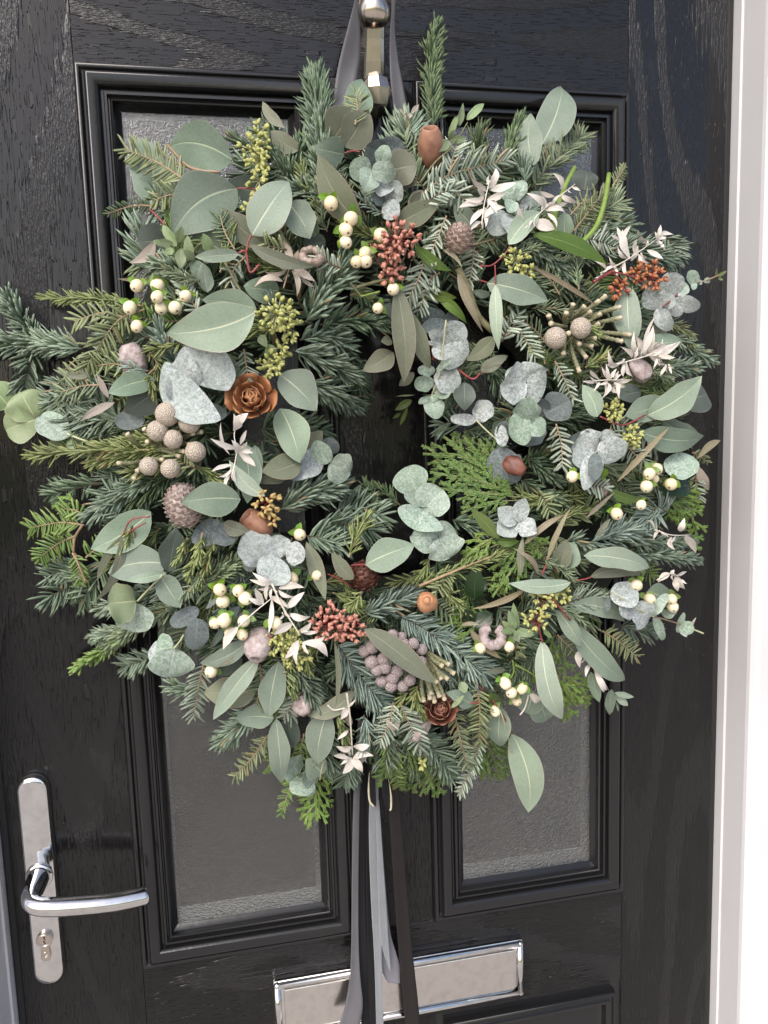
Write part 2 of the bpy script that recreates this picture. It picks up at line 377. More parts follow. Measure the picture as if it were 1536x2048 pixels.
def rim_cone(name, low, mid, rim):
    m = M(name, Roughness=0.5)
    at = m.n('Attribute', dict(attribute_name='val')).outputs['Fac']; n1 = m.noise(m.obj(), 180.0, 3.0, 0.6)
    c = m.mix(m.ramp(at, [(0.15, 0.0), (0.7, 1.0)]), low, mid); c = m.mix(m.math('MULTIPLY', m.ramp(at, [(0.7, 0.0), (1.0, 1.0)]), m.ramp(n1, [(0.35, 0.3), (0.65, 1.0)])), c, rim)  # scale bases darkened in colour, painting shade into the gaps between scales
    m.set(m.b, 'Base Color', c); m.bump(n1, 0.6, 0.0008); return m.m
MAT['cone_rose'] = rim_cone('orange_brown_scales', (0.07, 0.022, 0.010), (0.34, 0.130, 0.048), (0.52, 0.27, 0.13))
MAT['cone_dark'] = plain('dark_cone', (0.115, 0.042, 0.026), (0.05, 0.016, 0.010), rough=0.5, scale=150.0, bump=0.4)
MAT['cone_red'] = plain('red_brown_cone', (0.22, 0.075, 0.045), (0.10, 0.028, 0.018), rough=0.45, scale=150.0, bump=0.4)
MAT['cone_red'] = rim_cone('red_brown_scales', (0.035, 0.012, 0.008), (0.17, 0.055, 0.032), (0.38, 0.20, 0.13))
MAT['pod_brown'] = plain('brown_pod', (0.34, 0.175, 0.110), (0.20, 0.09, 0.055), rough=0.6, scale=90.0, bump=0.4)
MAT['pod_dark'] = plain('dark_brown_pod', (0.17, 0.055, 0.03), (0.08, 0.025, 0.014), rough=0.5, scale=90.0)
MAT['pod_orange'] = plain('orange_pod', (0.50, 0.27, 0.145), (0.36, 0.15, 0.07), rough=0.5, scale=110.0)
MAT['pod_pink'] = plain('pink_washed_pod', (0.43, 0.37, 0.355), (0.22, 0.16, 0.15), rough=0.5, scale=170.0, bump=0.8, bd=0.0012)
MAT['pod_ring'] = plain('silvered_pod', (0.34, 0.27, 0.22), (0.13, 0.095, 0.07), rough=0.4, scale=160.0, bump=0.5)
MAT['painted_hollow'] = M('painted_hollow_dark', Base_Color=(0.02, 0.012, 0.008, 1), Roughness=0.9).m  # near-black colour painting the shade inside pod mouths and the keyhole
def cloth(name, col, sheen, rough=0.5, spec=0.4):
    m = M(name, Roughness=rough, Sheen_Weight=sheen, Specular_IOR_Level=spec)
    v = m.obj()
    wv = m.n('TexWave', dict(bands_direction='Z'), Vector=v, Scale=900.0).outputs['Fac']
    big = m.noise(v, 60.0, 3.0, 0.6)
    m.set(m.b, 'Base Color', m.mix(big, tuple(c * 1.15 for c in col), tuple(c * 0.8 for c in col)))
    m.bump(m.math('ADD', wv, m.math('MULTIPLY', big, 2.0)), 0.15, 0.0004); return m.m
MAT['satin_grey'] = cloth('grey_satin', (0.098, 0.096, 0.104), 0.05, 0.45)
MAT['satin_lilac'] = cloth('lilac_grey_satin', (0.15, 0.148, 0.168), 0.1, 0.42)
MAT['satin_black'] = cloth('black_satin', (0.010, 0.010, 0.011), 0.0, 0.5, 0.2)
MAT['satin_brown'] = cloth('brown_black_satin', (0.016, 0.0135, 0.013), 0.0, 0.55, 0.2)
MAT['velvet'] = cloth('silver_velvet', (0.155, 0.168, 0.180), 0.9, 0.7)
MAT['cream'] = plain('cream_selvage', (0.62, 0.58, 0.42), (0.5, 0.46, 0.32), rough=0.6, bump=0.0)
def paving():
    m = M('pale_paving', Roughness=0.85)
    n1 = m.noise(m.obj(), 3.0, 5.0, 0.65); n2 = m.noise(m.obj(), 60.0, 3.0, 0.6)
    c = m.mix(m.ramp(n1, [(0.35, 0.0), (0.7, 1.0)]), (0.56, 0.51, 0.45), (0.40, 0.37, 0.33))
    m.set(m.b, 'Base Color', m.mix(m.math('MULTIPLY', n2, 0.5), c, (0.2, 0.18, 0.16))); m.bump(n2, 0.4, 0.004); return m.m
MAT['paving'] = paving()
def lawn():
    m = M('lawn_green', Roughness=0.9)
    n1 = m.noise(m.obj(), 14.0, 5.0, 0.7)
    m.set(m.b, 'Base Color', m.mix(n1, (0.05, 0.09, 0.02), (0.10, 0.15, 0.035))); return m.m
MAT['lawn'] = lawn()

# ---------------------------------------------------------------- the ground in front of the door
g = G(); g.add([(-60, -60, 0), (60, -60, 0), (60, 2, 0), (-60, 2, 0)], [(0, 1, 2, 3)])
tag(link('path', g.mesh('path'), MAT['paving']), 'pale concrete path in front of the door', kind='structure')
g = G(); g.add([(-60, -60, 0.004), (60, -60, 0.004), (60, -9.0, 0.004), (-60, -9.0, 0.004)], [(0, 1, 2, 3)])
tag(link('lawn', g.mesh('lawn'), MAT['lawn']), 'mown grass beyond the path', kind='structure')

# ---------------------------------------------------------------- door frame
XL, XR = -0.2635, 0.5975                      # inner faces of the two jambs
frame = thing('door_frame', (0.167, 0, 0), 'white plastic door frame with a stepped reveal around the black door', 'door frame')
def extrude_z(name, prof, z0, z1, mat, parent):
    g = G(); n = len(prof)
    g.add([(x, -d, z0) for x, d in prof] + [(x, -d, z1) for x, d in prof],
          [(i, (i + 1) % n, n + (i + 1) % n, n + i) for i in range(n)] + [tuple(range(n))[::-1], tuple(range(n, 2 * n))])
    me = g.mesh(name, False)
    bm = bmesh.new(); bm.from_mesh(me); bmesh.ops.recalc_face_normals(bm, faces=bm.faces); bm.to_mesh(me); bm.free()
    return link(name, me, mat, parent)
jp = [(0, -0.05), (0, 0.010), (0.0018, 0.012), (0.0018, 0.049), (0.0028, 0.0535), (0.0065, 0.0575), (0.013, 0.059), (0.090, 0.059), (0.090, -0.05)]
extrude_z('jamb', [(XR + x, d) for x, d in jp], 0.0, 2.075, MAT['upvc'], frame)
extrude_z('jamb', [(XL - x, d) for x, d in jp], 0.0, 2.075, MAT['upvc'], frame)
link('head', boxmesh('head', XL - 0.0905, XR + 0.0905, -0.0592, 0.05, 2.0752, 2.145, bevel=0.003), MAT['upvc'], frame)
link('threshold', boxmesh('threshold', XL + 0.001, XR - 0.001, -0.045, 0.05, 0.0005, 0.028, bevel=0.003), MAT['chrome_flap'], frame)
for x0, x1 in ((XL, XL + 0.0085), (XR - 0.0085, XR)):
    link('gasket', boxmesh('gasket', x0 + 0.0003, x1, 0.003, 0.03, 0.03, 2.07, bevel=0.002), MAT['gasket'], frame)

# ---------------------------------------------------------------- the door
door = thing('front_door', (0.167, 0, 0.03), 'glossy black woodgrain front door with two tall obscure glass panes', 'door')
DX0, DX1 = XL + 0.009, XR - 0.009
TZ, BZ = 2.065, 0.032
ML0, ML1, MR0, MR1 = -0.1275, 0.121, 0.214, 0.464     # outer edges of the mouldings
PZ1, PZ0, LZ1, LZ0 = 1.8505, 0.8865, 0.759, 0.22
def slab(name, x0, x1, z0, z1, mat):
    e = 0.00015
    return link(name, boxmesh(name, x0 + e, x1 - e, 0.0, 0.044, z0 + e, z1 - e, bevel=0.0007), MAT[mat], door)
slab('stile', DX0, ML0, BZ, TZ, 'grain_v')
slab('stile', MR1, DX1, BZ, TZ, 'grain_v')
slab('top_rail', ML0, MR1, PZ1, TZ, 'grain_h')
slab('lock_rail', ML0, MR1, LZ1, PZ0, 'grain_h')
slab('bottom_rail', ML0, MR1, BZ, LZ0, 'grain_h')
slab('mullion', ML1, MR0, PZ0, PZ1, 'grain_v')
slab('mullion', ML1, MR0, LZ0, LZ1, 'grain_v')
def sweep(name, x0, x1, z0, z1, prof, mat):
    g = G(); n = len(prof); v = []
    for cx, cz, sx, sz in ((x0, z0, 1, 1), (x1, z0, -1, 1), (x1, z1, -1, -1), (x0, z1, 1, -1)):
        v += [(cx + sx * u, -h, cz + sz * u) for u, h in prof]
    f = []
    for c in range(4):
        for i in range(n - 1):
            a, b = c * n, ((c + 1) % 4) * n
            f.append((a + i, b + i, b + i + 1, a + i + 1))
    g.add(v, f); me = g.mesh(name, False)
    bm = bmesh.new(); bm.from_mesh(me)
    es = [e for e in bm.edges if len(e.link_faces) == 2 and e.calc_face_angle(0) < 1.2 and e.calc_length() > 0.05]
    bmesh.ops.bevel(bm, geom=es, offset=0.0009, segments=2, affect='EDGES', profile=0.5)
    bmesh.ops.recalc_face_normals(bm, faces=bm.faces); bm.to_mesh(me); bm.free()
    for p in me.polygons: p.use_smooth = True
    o = link(name, me, mat, door); md = o.modifiers.new('es', 'EDGE_SPLIT'); md.split_angle = R(50)
    return o
PROF = [(0.0, -0.004), (0.0, 0.0045), (0.0022, 0.0075), (0.0050, 0.0075), (0.0068, 0.0040), (0.0092, 0.0040), (0.0100, 0.0115), (0.0128, 0.0145),
        (0.0205, 0.0120), (0.0235, 0.0085), (0.0240, 0.0035), (0.0262, 0.0035), (0.0275, 0.0072), (0.0296, 0.0072), (0.0304, 0.0020),
        (0.0320, 0.0020), (0.0330, 0.0045), (0.0345, 0.0040), (0.0352, -0.0020), (0.0415, -0.0075)]
for x0, x1 in ((ML0, ML1), (MR0, MR1)):
    sweep('glazing_moulding', x0, x1, PZ0, PZ1, PROF, MAT['gloss'])
    u = 0.0405
    link('glass_pane', boxmesh('glass_pane', x0 + u, x1 - u, 0.0070, 0.0095, PZ0 + u, PZ1 - u), MAT['glass'], door)
    g = G(); X0, X1, Z0, Z1 = x0 + u, x1 - u, PZ0 + u, PZ1 - u
    for wl, (xa, za, xb, zb), (ix, iz) in ((0.0032, (X0, Z0, X0, Z1), (1, 0)), (0.0060, (X1, Z1, X1, Z0), (-1, 0)), (0.0115, (X1, Z0, X0, Z0), (0, 1)), (0.0020, (X0, Z1, X1, Z1), (0, -1))):
        n_ = 60
        for k in range(n_):                   # a slightly rippled bevel between the two sheets of glass
            t0, t1 = k / n_, (k + 1) / n_; j0, j1 = [1 + 0.10 * noise.noise(Vector((q_ * 40, wl * 900, x0 * 9))) for q_ in (t0, t1)]
            p = [(xa + (xb - xa) * t, za + (zb - za) * t) for t in (t0, t1)]
            g.add([(p[0][0], 0.0102, p[0][1]), (p[1][0], 0.0102, p[1][1]), (p[1][0] + ix * wl * j1, 0.0225, p[1][1] + iz * wl * j1), (p[0][0] + ix * wl * j0, 0.0225, p[0][1] + iz * wl * j0)], [(0, 1, 2, 3)])
    link('spacer_bar', g.mesh('spacer_bar', False), MAT['spacer'], door)
    link('painted_hall_sheet', boxmesh('painted_hall_sheet', x0 + u - 0.003, x1 - u + 0.003, 0.0235, 0.028, PZ0 + u - 0.003, PZ1 - u + 0.003), MAT['inner'], door)  # opaque sheet coloured as the dim hall and the reflections in the glass
PROF2 = [(0.0, -0.003), (0.010, -0.0028), (0.0110, 0.0065), (0.0145, 0.0085), (0.0165, 0.0055), (0.0185, 0.0055), (0.0200, 0.0088), (0.0240, 0.0080), (0.0270, -0.0010), (0.0330, -0.0030), (0.0500, 0.0015), (0.0515, 0.0040)]
for x0, x1 in ((ML0, ML1), (MR0, MR1)):
    sweep('panel_moulding', x0, x1, LZ0, LZ1, PROF2, MAT['gloss'])
    link('raised_panel', boxmesh('raised_panel', x0 + 0.0512, x1 - 0.0512, -0.0040, 0.02, LZ0 + 0.0512, LZ1 - 0.0512, bevel=0.0006), MAT['grain_v'], door)

# lever handle
def stadium(cx, z0, z1, r, d0, d1, ridge=0.0, seg=12, bev=0.002):
    """upright plate with round ends; ridge lifts the centre line"""
    g = G(); rings = []
    for rr, d in ((r, d0), (r, d1 - bev), (r - bev * 0.3, d1 - bev * 0.3), (r - bev, d1)):
        ring = []
        for i in range(seg + 1):
            a = math.pi * i / seg; ring.append((cx + rr * math.cos(a), -d, z1 - r + rr * math.sin(a)))
        for i in range(seg + 1):
            a = math.pi + math.pi * i / seg; ring.append((cx + rr * math.cos(a), -d, z0 + r + rr * math.sin(a)))
        rings.append(ring)
    n = len(rings[0]); v = sum(rings, []); f = []
    for k in range(len(rings) - 1):
        for i in range(n): f.append((k * n + i, k * n + (i + 1) % n, (k + 1) * n + (i + 1) % n, (k + 1) * n + i))
    b = (len(rings) - 1) * n; t, u = len(v), len(v) + 1
    v += [(cx, -d1 - ridge * 0.5, z1 - r * 0.25), (cx, -d1 - ridge * 0.5, z0 + r * 0.25)]
    for i in range(n):
        a_, b_ = b + i, b + (i + 1) % n
        za, zb = v[a_][2], v[b_][2]
        xa, xb = v[a_][0] - cx, v[b_][0] - cx
        if i < seg: f.append((a_, b_, t))
        elif i == seg: f.append((a_, b_, u, t))
        elif i < 2 * seg + 1: f.append((a_, b_, u))
        else: f.append((a_, b_, t, u))
    g.add(v, f); return g
hd = link('door_handle', stadium(-0.2248, 1.1305, 1.138 + 0.242 - 0.2415 + 0.24, 0.0172, 0.0, 0.003).mesh('door_handle', False), MAT['gasket'], door)
HX = -0.2240; HZ0, HZ1 = 0.8915, 1.1305
bpl = stadium(HX, HZ0, HZ1, 0.0150, 0.0005, 0.0105, ridge=0.0030).mesh('backplate', False)
hd.data = stadium(HX, HZ0 - 0.0012, HZ1 + 0.0012, 0.0162, -0.001, 0.003).mesh('door_handle', False); hd.data.materials.append(MAT['gasket'])
hd['label'] = 'chrome lever handle on a long rounded backplate'
link('backplate', bpl, MAT['chrome'], hd)
LZ = 1.0190
g = G()
lp = spline([(HX, -0.010, LZ + 0.001), (HX, -0.030, LZ), (HX, -0.048, LZ - 0.001), (HX + 0.006, -0.0585, LZ - 0.003), (HX + 0.022, -0.0625, LZ - 0.005), (HX + 0.055, -0.0615, LZ - 0.0090), (HX + 0.085, -0.0585, LZ - 0.0120), (HX + 0.1105, -0.0535, LZ - 0.0135), (HX + 0.1125, -0.053, LZ - 0.0136)], 44)
rd = [0.0118 - 0.0024 * i / 14 if i < 14 else 0.0090 + 0.0006 * math.sin((i - 14) / 30 * math.pi) for i in range(44)]
rd[-1] = 0.0045; rd[-2] = 0.0078; rd[-3] = 0.0092
tube(g, lp, rd, 18, ref=Vector((0.0, 0.0, 1.0)), flat=1.0)
lev = link('lever', g.mesh('lever'), MAT['chrome'], hd)
g = G(); tube(g, [Vector((HX, -0.0105, LZ + 0.001)), Vector((HX, -0.0135, LZ + 0.001)), Vector((HX, -0.0145, LZ + 0.001))], [0.0142, 0.0142, 0.0132], 24, ref=Vector((0, 0, 1)))
link('rose', g.mesh('rose'), MAT['chrome'], hd)
CZ = 0.9475
g = G(); n = 22
prof = []
for i in range(n + 1):
    a = R(-62) + (R(304)) * i / n; prof.append((0.0086 * math.cos(a), 0.0086 * math.sin(a)))
rr = 0.0052; tl = -0.0245
for i in range(9):
    a = math.pi + math.pi * i / 8; prof.append((rr * math.cos(a), tl + rr + rr * math.sin(a)))
m_ = len(prof)
v = [(HX + x, -0.0105, CZ + z) for x, z in prof] + [(HX + x, -0.0155, CZ + z) for x, z in prof] + [(HX + x * 0.93, -0.0160, CZ + z * 0.97) for x, z in prof]
f = [(k * m_ + i, k * m_ + (i + 1) % m_, (k + 1) * m_ + (i + 1) % m_, (k + 1) * m_ + i) for k in range(2) for i in range(m_)] + [tuple(range(2 * m_, 3 * m_))]
g.add(v, f); link('lock_cylinder', g.mesh('lock_cylinder', False), MAT['nickel'], hd)
g = G()
pts = [Vector((HX + 0.0064 * math.cos(a), -0.0162, CZ + 0.0064 * math.sin(a))) for a in np.linspace(0, 2 * math.pi, 25)]
tube(g, pts, 0.0006, 6, cap=False, ref=Vector((0, 1, 0)))
pts = [Vector((HX + 0.0028 * math.cos(a), -0.0163, CZ - 0.0165 + 0.0028 * math.sin(a))) for a in np.linspace(R(50), R(340), 18)] + [Vector((HX + 0.0006, -0.0163, CZ - 0.0172))]
tube(g, pts, 0.00035, 5, ref=Vector((0, 1, 0)))
link('embossed_mark', g.mesh('embossed_mark'), MAT['chrome'], hd)
g = G()
for dx, dz, r1 in ((0.0, 0.0034, 0.0010), (0.0006, 0.0012, 0.0008), (-0.0005, -0.0010, 0.0009), (0.0004, -0.0032, 0.0010)):
    tube(g, [Vector((HX + dx, -0.0157, CZ + dz)), Vector((HX + dx, -0.0163, CZ + dz))], r1, 8, ref=Vector((0, 0, 1)))
link('keyhole', g.mesh('keyhole'), MAT['painted_hollow'], hd)  # dark stubs, the shade of the key slot put into their colour

# letter plate
LX0, LX1, LPZ0, LPZ1 = 0.0165, 0.3255, 0.7735, 0.8485
lpo = link('letter_plate', boxmesh('letter_plate', LX0, LX1, -0.010, 0.002, LPZ0, LPZ1, bevel=0.003), MAT['chrome'], door)
lpo['label'] = 'chrome letter plate with a mottled flap'
g = G(); n = 0
def bar(g, p0, p1, r=0.0042):
    tube(g, [Vector(p0), Vector(p1)], r, 12, ref=Vector((0, 1, 0)) if abs(p0[0] - p1[0]) < 1e-6 else Vector((0, 1, 0)))
y = -0.0115; ins = 0.0050
for a_, b_ in (((LX0 + ins, y, LPZ0 + ins), (LX1 - ins, y, LPZ0 + ins)), ((LX0 + ins, y, LPZ1 - ins), (LX1 - ins, y, LPZ1 - ins)),
               ((LX0 + ins, y, LPZ0 + ins), (LX0 + ins, y, LPZ1 - ins)), ((LX1 - ins, y, LPZ0 + ins), (LX1 - ins, y, LPZ1 - ins))):
    bar(g, a_, b_)
for x in (LX0 + ins, LX1 - ins):
    for z in (LPZ0 + ins, LPZ1 - ins): ball(g, Vector((x, y, z)), 0.0044, nu=12, nv=8)
link('rim', g.mesh('rim'), MAT['chrome'], lpo)
link('flap', boxmesh('flap', LX0 + 0.0125, LX1 - 0.0125, -0.0128, -0.0095, LPZ0 + 0.0108, LPZ1 - 0.0108, bevel=0.0012), MAT['chrome_flap'], lpo)

# knocker
KX, KD = 0.1722, 0.0
kz = lambda py: P(748, py, 0.03).z
g = G(); c = P(748, 20, 0.032)
prof = [(0.000, 0.018), (0.007, 0.0165), (0.0125, 0.0125), (0.0165, 0.006), (0.0178, -0.001), (0.0165, -0.008), (0.012, -0.0135), (0.0065, -0.0165), (0.0, -0.0172)]
v = []; f = []; ns = 20
for r_, z_ in prof:
    for k in range(ns):
        a = 2 * math.pi * k / ns
        fx, fy = r_ * math.cos(a), r_ * math.sin(a)
        fy = min(fy, 99) if fy > 0 else -abs(fy) * (1.0 - 0.16 * abs(math.cos(a)))      # a soft arris down the front
        v.append((c.x + fx, c.y + fy * 0.9, c.z + z_))
for j in range(len(prof) - 1):
    for k in range(ns): f.append((j * ns + k, (j + 1) * ns + k, (j + 1) * ns + (k + 1) % ns, j * ns + (k + 1) % ns))
g.add(v, f); kn = link('door_knocker', g.mesh('door_knocker'), MAT['nickel'], door)
kn['label'] = 'aged nickel door knocker that carries the ribbon'
g = G()
zz = [P(747, py, 0.014).z for py in (42, 60, 90, 130, 158, 172)]
hw = [0.0075, 0.0098, 0.0102, 0.0108, 0.0112, 0.0095]; dd = [0.034, 0.031, 0.0265, 0.0215, 0.0175, 0.020]
v = []; f = []
for z_, h_, d_ in zip(zz, hw, dd):
    x_ = P(747, 100, 0.015).x
    v += [(x_ - h_, 0.0, z_), (x_ - h_, -d_ + 0.003, z_), (x_ - h_ * 0.86, -d_, z_), (x_ + h_ * 0.50, -d_ - 0.0022, z_), (x_ + h_ * 0.86, -d_, z_), (x_ + h_, -d_ + 0.003, z_), (x_ + h_, 0.0, z_)]
for j in range(len(zz) - 1):
    for k in range(6): f.append((j * 7 + k, (j + 1) * 7 + k, (j + 1) * 7 + k + 1, j * 7 + k + 1))
g.add(v, f); me = g.mesh('shank', False); link('shank', me, MAT['nickel'], kn)
g = G(); c2 = P(752, 184, 0.024)
for k in range(3):
    pass
tube(g, [c2 + Vector((0, 0.002, 0.013)), c2 + Vector((0, -0.004, 0.006)), c2 + Vector((0, -0.007, -0.002)), c2 + Vector((0, -0.005, -0.012)), c2 + Vector((0, 0.003, -0.022))],
     [0.0105, 0.0138, 0.0150, 0.0130, 0.007], 8, ref=Vector((0, -1, 0)), flat=0.8)
link('striker', g.mesh('striker', False), MAT['nickel'], kn)
g = G(); tube(g, [Vector((c.x, 0.0, c.z)), Vector((c.x, c.y + 0.004, c.z))], 0.012, 16, ref=Vector((0, 0, 1))); link('boss', g.mesh('boss'), MAT['nickel'], kn)

# ---------------------------------------------------------------- the wreath: builders
rng = random.Random(7); nrg = np.random.default_rng(11)
WC = P(755, 850, 0.0)
wreath = thing('wreath', (WC.x, -0.02, WC.z), 'large winter wreath of fir, eucalyptus, ivory berries and cones hanging on the black door', 'wreath')
def D(px, py):                               # how far the foliage stands off the door at a photo pixel
    rho = math.hypot(px - 765, (py - 855) * 0.97)
    k = (rho - 400) / (300 if rho > 400 else 330)
    return 0.022 + 0.085 * math.sqrt(max(0.0, 1 - min(1, k * k)))
LAY = 0.0075
def PD(px, py, lay): return P(px, py, max(0.006, D(px, py) + lay * LAY))
TX = [0, 0, 1.0]
def T(x, y): return TX[0] + x / TX[2], TX[1] + y / TX[2]

def blade(base, tip, w, shape='e', curve=0.0, bow=0.0, roll=0.0, fold=0.12, wave=0.02, nu=11, nv=6, seed=0, twist=0.0):
    rr = random.Random(seed)
    L = (tip - base).length; e1 = (tip - base) / L
    vw = (CAM - (base + tip) * 0.5).normalized()
    n = (vw - e1 * vw.dot(e1)).normalized()
    s = n.cross(e1)
    n, s = n * math.cos(roll) + s * math.sin(roll), s * math.cos(roll) - n * math.sin(roll)
    w = w / max(0.45, abs(math.cos(roll)))
    v = []; uv = []; f = []
    ph = rr.uniform(0, 6.28); ph2 = rr.uniform(0, 6.28); asym = rr.uniform(-0.07, 0.07); wf = rr.uniform(0.8, 1.5); tipd = rr.uniform(-0.25, 0.7)
    for i in range(nu + 1):
        t = i / nu
        if shape in 'rh': t = 0.5 - 0.5 * math.cos(math.pi * t)
        if shape == 'r': hw = max(0.0, 1 - (2 * t - 1) ** 2) ** 0.5
        elif shape == 'e': hw = (t ** 0.72) * ((1 - t) ** 0.92) / (0.439 ** 0.72 * 0.561 ** 0.92)
        elif shape == 'h': hw = (min(1, t * 7 + 0.05) ** 0.5) * max(0, 1 - (max(0, t - 0.25) / 0.75) ** 2.2) ** 0.6
        else: hw = (t ** 0.85) * ((1 - t) ** 1.05) / (0.447 ** 0.85 * 0.553 ** 1.05)
        ta = twist * (t - 0.45); ns_, ss_ = n * math.cos(ta) + s * math.sin(ta), s * math.cos(ta) - n * math.sin(ta)
        c = base + e1 * (L * t) + s * (curve * L * 4 * t * (1 - t)) + n * (bow * L * 4 * t * (1 - t)) - n * (max(0, t - 0.55) ** 2 * L * tipd)
        for j in range(nv + 1):
            a = 2 * j / nv - 1
            edge = 1 + wave * 1.6 * math.sin(t * 9 * wf + ph * (1 if a > 0 else 2)) * abs(a)
            x = a * hw * w * 0.5 * (1 + asym * (1 if a > 0 else -1)) * edge
            z = abs(a) ** 1.3 * fold * w * 0.5 * hw + wave * w * math.sin(t * 6.28 * wf + ph + a * 1.2) * abs(a)
            v.append(c + ss_ * x + ns_ * z); uv.append((t, 0.5 + a * 0.5))
    W_ = nv + 1
    for i in range(nu):
        for j in range(nv):
            f.append((i * W_ + j, i * W_ + j + 1, (i + 1) * W_ + j + 1, (i + 1) * W_ + j))
    return v, f, uv
NAMES = {'r': 'round_eucalyptus_leaf', 'e': 'eucalyptus_leaf', 'l': 'eucalyptus_leaf', 'h': 'round_eucalyptus_leaf'}
def leaf(code, bx, by, tx, ty, wd, lay=2, curve=0.0, bow=None, roll=None, dt=None, name=None, parent=None, tw=0.55):
    kind, shape = code[0], code[1]
    x0, y0 = T(bx, by); x1, y1 = T(tx, ty)
    dm = D((x0 + x1) / 2, (y0 + y1) / 2) + lay * LAY
    d0 = max(0.006, 0.5 * dm + 0.5 * (D(x0, y0) + lay * LAY) - 0.003); d1 = max(0.008, 0.5 * dm + 0.5 * (D(x1, y1) + lay * LAY) + (rng.uniform(-0.004, 0.010) if dt is None else dt))
    base, tip = P(x0, y0, d0), P(x1, y1, d1)
    if roll is None: roll = rng.uniform(-0.28, 0.28)
    if bow is None: bow = rng.uniform(-0.02, 0.09)
    sd = rng.randrange(10 ** 6)
    rs = shape in 'rh'
    v, f, uv = blade(base, tip, wd / TX[2] * MPP(dm), shape, curve, bow, roll,
                     fold=rng.uniform(0.04, 0.2) if not rs else rng.uniform(-0.05, 0.22), wave=rng.uniform(0.015, 0.05) if not rs else rng.uniform(0.02, 0.05),
                     nu=14 if not rs else 18, nv=8 if not rs else 10, seed=sd, twist=rng.uniform(-tw, tw))
    g = G(); g.add(v, f, None, uv)
    nm = name or {'x': 'glossy_leaf', 'i': 'ivy_leaf', 'g': 'eucalyptus_leaf', 'w': 'bleached_leaf', 'q': 'dried_leaf', 'b': 'dried_leaf'}.get(kind, NAMES[shape])
    if kind == 'g' and shape == 'r': nm = 'round_eucalyptus_leaf'
    return link(nm, g.mesh(nm), LM[kind], parent or wreath)

def build_needles(name, mat, segs, parent):
    """segs: arrays p (n,3), d (n,3) start direction, b (n,3) bend vector, w (n,3) width direction, L, wd"""
    p, d, b, wv, L, wd, rnd = segs
    n = len(p)
    ts = np.array([0.0, 0.38, 0.80]); fw = np.array([0.62, 1.0, 0.86])
    V = np.zeros((n, 13, 3), np.float32); A = np.zeros((n, 13), np.float32)
    tv = np.cross(d, wv); tv /= np.linalg.norm(tv, axis=1)[:, None] + 1e-9
    for k, t in enumerate(ts):
        c = p + (d * t + b * t * t) * L[:, None]
        hw = (wd * 0.5 * fw[k])[:, None]
        V[:, k * 4 + 0] = c + wv * hw; V[:, k * 4 + 1] = c + tv * hw * 0.42
        V[:, k * 4 + 2] = c - wv * hw; V[:, k * 4 + 3] = c - tv * hw * 0.42
        A[:, k * 4:k * 4 + 4] = t
    V[:, 12] = p + (d + b) * L[:, None]; A[:, 12] = 1
    quads = [(k * 4 + i, k * 4 + (i + 1) % 4, k * 4 + 4 + (i + 1) % 4, k * 4 + 4 + i) for k in range(2) for i in range(4)]
    tris = [(8 + i, 8 + (i + 1) % 4, 12) for i in range(4)]
    loops = np.array([i for q in quads for i in q] + [i for q in tris for i in q], np.int32)
    starts = np.array([4 * i for i in range(8)] + [32 + 3 * i for i in range(4)], np.int32)
    off = (np.arange(n, dtype=np.int32) * 13)[:, None]
    me = bpy.data.meshes.new(name)
    me.vertices.add(n * 13); me.vertices.foreach_set('co', V.ravel())
    me.loops.add(n * 44); me.loops.foreach_set('vertex_index', (loops[None] + off).ravel())
    me.polygons.add(n * 12); me.polygons.foreach_set('loop_start', (starts[None] + (np.arange(n, dtype=np.int32) * 44)[:, None]).ravel())
    at = me.attributes.new('val', 'FLOAT', 'POINT'); at.data.foreach_set('value', A.ravel())
    at = me.attributes.new('rnd', 'FLOAT', 'POINT'); at.data.foreach_set('value', np.repeat(rnd.astype(np.float32), 13))
    me.update(calc_edges=True)
    o = link(name, me, mat, parent); o['kind'] = 'stuff'; return o

